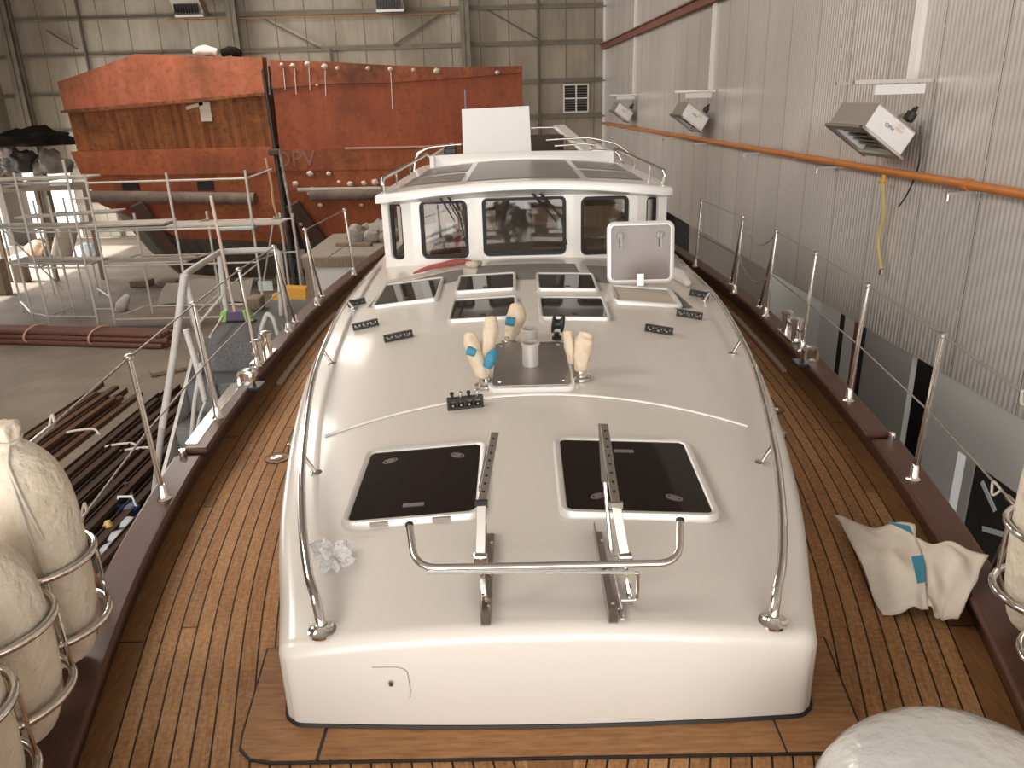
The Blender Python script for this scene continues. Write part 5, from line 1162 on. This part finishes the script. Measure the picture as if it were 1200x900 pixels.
MB().tube([(XB, SY, -1.72), (XA-.3, SY+.8, -1.72)], .018, 8).build('ledger', galv, T)
T = thing('scaffold', 'left pipe scaffold, frames running away from the camera beside open doorway', 'scaffold', (-10.2, 17.5, FLOOR_Z), 'pipe scaffolds beside the hull')
for (fx, fy, tx_, ty_) in ((40, 380, 2, 214), (59, 384, 15, 202), (88, 373, 48, 230), (75, 370, 40, 240), (27, 365, -8, 225), (64, 345, 28, 235), (116, 345, 96, 250), (100, 352, 62, 232)):
    f_ = at_z(fx, fy, FLOOR_Z); MB().tube([f_, Vector((f_.x, f_.y, at_y(tx_, ty_, f_.y).z))], .024, 10).build('upright', galv, T)
A1, A2, A3 = at_z(59, 384, FLOOR_Z), at_z(40, 380, FLOOR_Z), at_z(88, 373, FLOOR_Z); A4 = at_z(27, 365, FLOOR_Z)
for z in (.62, -.36, -1.1, -2.15):
    u_ = Vector((0, 0, z-FLOOR_Z))
    for a, b_ in ((Vector((-9.0, 16.02, FLOOR_Z)), A1), (A1, A2), (A1, A3), (A2, A4)): MB().tube([a+u_, b_+u_], .019, 8).build('ledger', galv, T)
MB().tube([A3+Vector((0, 0, .5)), A4+Vector((0, 0, 1.9))], .016, 8).build('diagonal_brace', galv, T)
def board(x0, x1, y0, wd_, z, label, m_=plankm, dz=0, dy=0, th=.045):
    p = MB().obox((x0, y0, z), (x1-x0, dy, dz), (0, wd_, 0), (0, 0, th)).build('scaffold_board', m_, None, smooth=0, bevel=.008); return tag(p, label, 'board', 'scaffold boards')
board(XB-.2, -4.85, SY+.02, .50, -.335, 'long grey board on the middle lift of the scaffold before the red hull'); board(XB-.75, -7.2, SY-.02, .62, -.285, 'rough split-ended board lying on top of the long middle board', dz=.02)
board(-6.1, XD+.05, SY-.12, .42, -.40, 'blue-grey board at right end of the middle lift', plankb); board(XB+.1, XC+.1, SY+.02, .55, -1.055, 'grey board on the lower lift of the scaffold, left of the stair rail')
board(-11.2, -8.75, 16.15, .6, .66, 'grey board on top lift beside the dark hull end', dy=.1); board(-11.4, -9.1, 16.35, .62, -.30, 'worn board on the middle lift of left scaffold', dz=-.05); board(-10.9, -9.0, 17.0, .55, -.20, 'second worn board behind on the middle lift of left scaffold', dy=.6)
board(-10.9, -9.2, 16.4, .7, -1.06, 'wide grey board on the lower lift of left scaffold', dy=.2, dz=-.1); board(-11.8, -9.7, 17.5, .5, .35, 'tilted board leaning on left scaffold near the doorway', dz=.25)
# clutter behind the scaffold, left
T = thing('storage_rack', 'dark timber rack behind left scaffold carrying tarps and bundles', 'rack', at_y(35, 225, 21.5)-Vector((0, 0, 2)))
q0 = at_y(-25, 226, 21.0); MB().obox((q0.x, 21.0, q0.z), (2.9, 0, 0), (0, 1.6, 0), (0, 0, .08)).build('rack_deck', oldwood, T, smooth=0)
for x_ in (.1, 1.4, 2.7): MB().obox((q0.x+x_, 21.1, FLOOR_Z), (.1, 0, 0), (0, .1, 0), (0, 0, q0.z-FLOOR_Z)).build('rack_post', oldwood, T, smooth=0)
from mathutils import noise as mnoise
for (px, py, a, b_, c_, m_, nm, lb, amp) in ((38, 166, 1.25, .6, .42, darktarp, 'dark_tarp', 'dark netting heap beside left end of the red hull', .16), (62, 197, .55, .4, .50, mat('sheet_brown', (.20, .17, .14), .8), 'draped_sheet', 'brown draped sheet below the dark netting heap', .15), (28, 196, .55, .4, .5, mat('bundle_dark', (.05, .042, .036), .8), 'dark_bundle', 'dark bundle left of the brown draped sheet', .15), (5, 180, .35, .3, .4, mat('sheet_pale', (.50, .46, .41), .7), 'pale_sheet', 'pale folded sheet at left edge beside the dark bundle', .15), (70, 219, .28, .2, .12, mat('sheet_white', (.75, .72, .68), .7), 'white_sack', 'small white sack above left scaffold top board', .15), (2, 215, .5, .4, .25, MATS['sheet_brown'], 'brown_sheet', 'low brown sheet at far left of the rack', .15)):
    tag(mound(nm, at_y(px, py, 21.6), a, b_, c_, m_, px*.37, amp), lb, 'heap')
tag(MB().tube([at_y(72, 300, 20), at_y(80, 265, 20)], .24, 16).build('foam_roll', mat('roll_cream', (.56, .48, .38), .8), None), 'tall cream roll standing behind left scaffold', 'roll')
for (a, b_, lb) in (((20, 230), (28, 262), 'first'),):
    pass
for (px, py, w_, h_, m_, nm, lb) in ((28, 330, .5, .5, oldwood, 'wooden_crate', 'brown crate near the bright doorway'), (5, 345, .5, .9, oldwood, 'wooden_post', 'brown post stump at left edge by the doorway'), (105, 305, .7, .5, mat('bag_blue_white', (.42, .45, .48), .8), 'bag_heap', 'pale bags under left scaffold platform'), (45, 300, .6, .4, mat('bag_brown', (.30, .20, .13), .8), 'bag_heap', 'brown bags behind left scaffold')):
    c = at_z(px, py, FLOOR_Z); 
    if nm == 'bag_heap': tag(lump(0, [c+Vector((-w_/2, 0, h_*.3)), c+Vector((0, 0, h_*.5)), c+Vector((w_/2, 0, h_*.3))], [.2, .32, .2], m_, nm, None, int(px)), lb, 'heap')
    else: tag(MB().box(c+Vector((0, 0, h_/2+.003)), (w_*.6, w_*.6, h_)).build(nm, m_, None, smooth=0, bevel=.02), lb, nm.split('_')[1])
# dark trough and sheet under the hull
c0, c1 = at_z(130, 372, FLOOR_Z), at_z(210, 362, FLOOR_Z)
T = thing('tarp_sheet', 'grey crumpled tarpaulin under left hull section behind the scaffold', 'tarp', (c0+c1)/2)
MB().grid(lambda u, v: Vector((-8.5+2.1*u, 17.7+.7*v, FLOOR_Z+.05+.42*v+.05*math.sin(9*u+4*v))), 16, 8).build('tarp_surface', mat('tarp_grey', (.30, .27, .23), .85, bump=(5, .6, .05)), T)
tag(lump(0, [at_y(136, 372, 17.5), at_y(143, 358, 17.5), at_y(150, 345, 17.5)], [.05, .14, .05], mat('bag_light', (.55, .51, .46), .8), 'small_sack', None, 55), 'small pale sack leaning beside the grey tarpaulin', 'sack')
# yellow trestle and notice
T = thing('yellow_trestle', 'yellow painted steel trestle behind the boarding stairs', 'trestle', at_z(330, 372, FLOOR_Z))
MB().bar(at_y(334, 342, 14.5), at_y(360, 343, 14.5), .25, .22, (0, 0, 1)).build('trestle_beam', yellow, T, smooth=0, bevel=.01)
a = at_y(329, 350, 14.4); MB().obox((a.x-.13, 14.3, FLOOR_Z), (.26, 0, 0), (0, .2, 0), (0, 0, a.z+.1-FLOOR_Z)).build('trestle_post', yellow, T, smooth=0, bevel=.01)
q = at_y(311, 335, 16.9); tag(MB().box(q, (.32, .01, .22)).build('notice_sheet', paper, None, smooth=0), 'small white notice hanging on right end of the scaffold', 'notice')
# container with pale panel, planks and rubble on top
cy = 13.2; L0, R0_ = at_y(356, 303, cy), at_y(446, 300, cy)
T = thing('timber_crate', 'large pale sided timber crate beyond left rail by the wheelhouse', 'crate', (-3.0, cy+.7, FLOOR_Z))
zt_ = L0.z; MB().obox((L0.x, cy, FLOOR_Z), (1.9, 0, 0), (0, 2.4, 0), (0, 0, zt_-FLOOR_Z-.03)).build('crate_panel', mat('crate_panel', (.58, .57, .53), .6), T, smooth=0)
for x in (L0.x, L0.x+1.8): MB().obox((x, cy-.03, FLOOR_Z), (.14, 0, 0), (0, .06, 0), (0, 0, zt_-FLOOR_Z)).build('crate_post', oldwood, T, smooth=0)
MB().obox((L0.x-.02, cy-.035, zt_-.16), (1.96, 0, 0), (0, .07, 0), (0, 0, .16)).build('crate_rail', oldwood, T, smooth=0)
MB().obox((L0.x-.04, cy-.04, zt_), (2.0, 0, 0), (0, 2.5, 0), (0, 0, .03)).build('crate_top', mat('crate_top', (.36, .30, .25), .8, noise=(4, (.22, .18, .15), .8, (1, 6, 1))), T, smooth=0)
for k_, (x, y, r_) in enumerate(((.62, 1.5, .20), (.95, 1.3, .16), (1.25, 1.6, .26), (1.0, 1.8, .22), (1.45, 1.2, .17), (.75, 1.9, .18), (1.65, 1.7, .2), (1.2, 1.25, .13))):
    bm = bmesh.new(); bmesh.ops.create_icosphere(bm, subdivisions=2, radius=r_)
    for v in bm.verts: v.co *= 1+random.uniform(-.25, .2); v.co.z *= .8
    me = bpy.data.meshes.new('rubble_lump'); bm.to_mesh(me); bm.free(); me.materials.append(rubble_m); o_ = bpy.data.objects.new('rubble_lump', me); COL.objects.link(o_); o_.location = (L0.x+x, cy+y, zt_+.03+r_*.72); tag(o_, 'grey rubble lump heaped on the timber crate', 'rubble', 'rubble lumps on the crate')
tag(MB().bar((L0.x+.35, cy+1.0, zt_+.06), (L0.x+1.0, cy+.9, zt_+.06), .12, .05).build('wood_offcut', oldwood, None, smooth=0), 'wooden offcut lying on the crate in front of the rubble', 'offcut')

# ------------------------------------------------------------------ steel on the floor
def stock(name, label, group, n, fn, m_, cat='bar', kinds=2):
    protos = []
    for k_ in range(kinds):
        L_ = 1.0; m = MB()
        if k_ % 2 == 0: m.obox((-.5, -.035, 0), (1, 0, 0), (0, .07, 0), (0, 0, .010)); m.obox((-.5, -.035, 0), (1, 0, 0), (0, .010, 0), (0, 0, .07))
        else: m.obox((-.5, -.04, 0), (1, 0, 0), (0, .08, 0), (0, 0, .05))
        protos.append(m)
    base = []
    for i in range(n):
        x, y, z, ln_, rot, k_ = fn(i)
        if k_ not in [b[0] for b in base]:
            o_ = protos[k_].build(name, m_, None, smooth=0); tag(o_, label, cat, group); base.append((k_, o_))
        else: o_ = dict(base)[k_].copy(); COL.objects.link(o_)
        o_.location = (x, y, z); o_.scale = (ln_, 1.15, 1.15); o_.rotation_euler = (0, 0, rot)
random.seed(14)
stock('steel_bar', 'rusty angle bar in the smaller left heap on the concrete', 'left heap of rusty bars', 14, lambda i: (-6.95+.105*(i % 8)+.02*random.random(), 9.9+random.uniform(-.4, .4), FLOOR_Z+.005+.085*(i//8), 3.4+random.uniform(-.4, .5), PI/2+random.uniform(-.02, .02), i % 2), rust)
stock('steel_bar', 'dark steel bar in the large heap nearest the hull', 'large heap of steel bars beside the hull', 38, lambda i: (-5.75+.115*(i % 14)+.02*random.random()+.05*(i//14), 9.0+random.uniform(-.6, .6), FLOOR_Z+.005+.085*(i//14), 5.2+random.uniform(-.5, .6), PI/2+random.uniform(-.015, .015), (i*7) % 2), mat('dark_bar', (.035, .024, .018), .85, spec=.15, noise=(3, (.12, .075, .05), .8, (1, 6, 6))))
for (px, py, lb) in ((100, 508, 'pale cloth tie on the smaller heap of bars'), (145, 525, 'knotted white cloth on the large heap of bars'), (165, 530, 'small white clip on the large heap of bars')):
    c = at_z(px, py, FLOOR_Z+.2); tag(MB().tube(catmull([c+Vector((-.28, .05, 0)), c+Vector((-.1, .0, .05)), c+Vector((.1, .05, .04)), c+Vector((.22, -.06, 0))], 4), .016, 7).build('cloth_tie', rope, None), lb, 'tie')
c = at_z(195, 432, FLOOR_Z); tag(MB().bar(c+Vector((-.1, -.4, .05)), c+Vector((.8, .2, .05)), .2, .06).build('wood_offcut', oldwood, None, smooth=0), 'pale brown offcut at far end of the dark bars', 'offcut')
# red-brown pipe bundle
e0, e1 = at_z(-30, 402, FLOOR_Z), at_z(192, 409, FLOOR_Z); dv = (e1-e0).normalized(); nv = Vector((-dv.y, dv.x, 0)); base = None; L_ = (e1-e0).length
for i in range(15):
    row_ = 0 if i < 6 else (1 if i < 11 else 2); k_ = i-(0, 6, 11)[row_]; off = nv*(k_*.105+row_*.05)+Vector((0, 0, .055+row_*.09))
    if base is None:
        base = MB().tube([-dv*L_/2, dv*L_/2], .05, 12).build('steel_pipe', rustpipe, None); tag(base, 'red-brown steel pipe in the tied bundle before the scaffold', 'pipe', 'tied bundle of red-brown pipes'); o_ = base
    else: o_ = base.copy(); COL.objects.link(o_)
    o_.location = (e0+e1)/2+off+dv*random.uniform(-.12, .12)
for t, lb in ((.30, 'rope tie round left part of the pipe bundle'), (.64, 'rope tie round right part of the pipe bundle')):
    c = e0.lerp(e1, t); m = MB(); m.tube([c+nv*(.26+.36*math.cos(a))+Vector((0, 0, .16+.17*math.sin(a))) for a in np.linspace(0, 2*PI, 21)[:-1]], .018, 6, closed=True); tag(m.build('rope_tie', MATS['rope_orange'], None), lb, 'tie')
a, b_ = at_z(-30, 392, FLOOR_Z), at_z(200, 390, FLOOR_Z); tag(MB().bar(a+Vector((0, .12, .05)), b_+Vector((0, .12, .05)), .25, .08).build('steel_girder', mat('beam_dark', (.07, .06, .05), .7), None, smooth=0), 'dark steel beam lying behind the pipe bundle', 'beam')
# tools below left rail
def tool(nm, px, py, dims, m_, lb, cat, extra=None):
    c = at_z(px, py, FLOOR_Z); T = thing(nm, lb, cat, c); MB().lathe(c, [(dims[0], .003), (dims[0], dims[1]*.8), (dims[0]*.55, dims[1])], 16).build('body', m_, T)
    if extra: extra(T, c)
    return T
bw_ = mat('bottle_white', (.72, .74, .76), .4); nb = mat('navy_plastic', (.02, .04, .14), .4)
tool('tin', 152, 590, (.06, .20), bw_, 'white tin on the floor farthest below left rail', 'tin', lambda T, c: MB().lathe(c+Vector((0, 0, .21)), [(.03, 0), (.03, .06)], 12).build('cap', chrome, T))
tool('tool_case', 152, 606, (.13, .16), nb, 'navy blue container on the floor below left rail', 'container', lambda T, c: MB().tube([c+Vector((-.1, 0, .14)), c+Vector((-.08, 0, .26)), c+Vector((.08, 0, .26)), c+Vector((.1, 0, .14))], .015, 8).build('handle', bw_, T))
for px, py, lb in ((147, 622, 'pale tub with handle next to the navy container'), (141, 638, 'second pale tub with handle, nearer than the first'), (134, 652, 'lower pale tub with handle, nearest of the three')):
    tool('tub', px, py, (.12, .14), mat('tub_grey', (.45, .48, .50), .45), lb, 'tub', lambda T, c: MB().tube([c+Vector((-.13, 0, .12))]+[c+Vector((.13*math.cos(a), 0, .12+.13*math.sin(a))) for a in np.linspace(PI, 0, 9)]+[c+Vector((.13, 0, .12))], .016, 8).build('handle', bw_, T))
tool('spray_bottle', 130, 630, (.05, .20), mat('bottle_yellow', (.65, .45, .15), .5), 'small yellow topped bottle left of the tubs', 'bottle')
tool('coil', 110, 655, (.2, .08), mat('hose_grey', (.10, .12, .12), .6), 'dark hose coil on the floor beside the fender', 'coil')
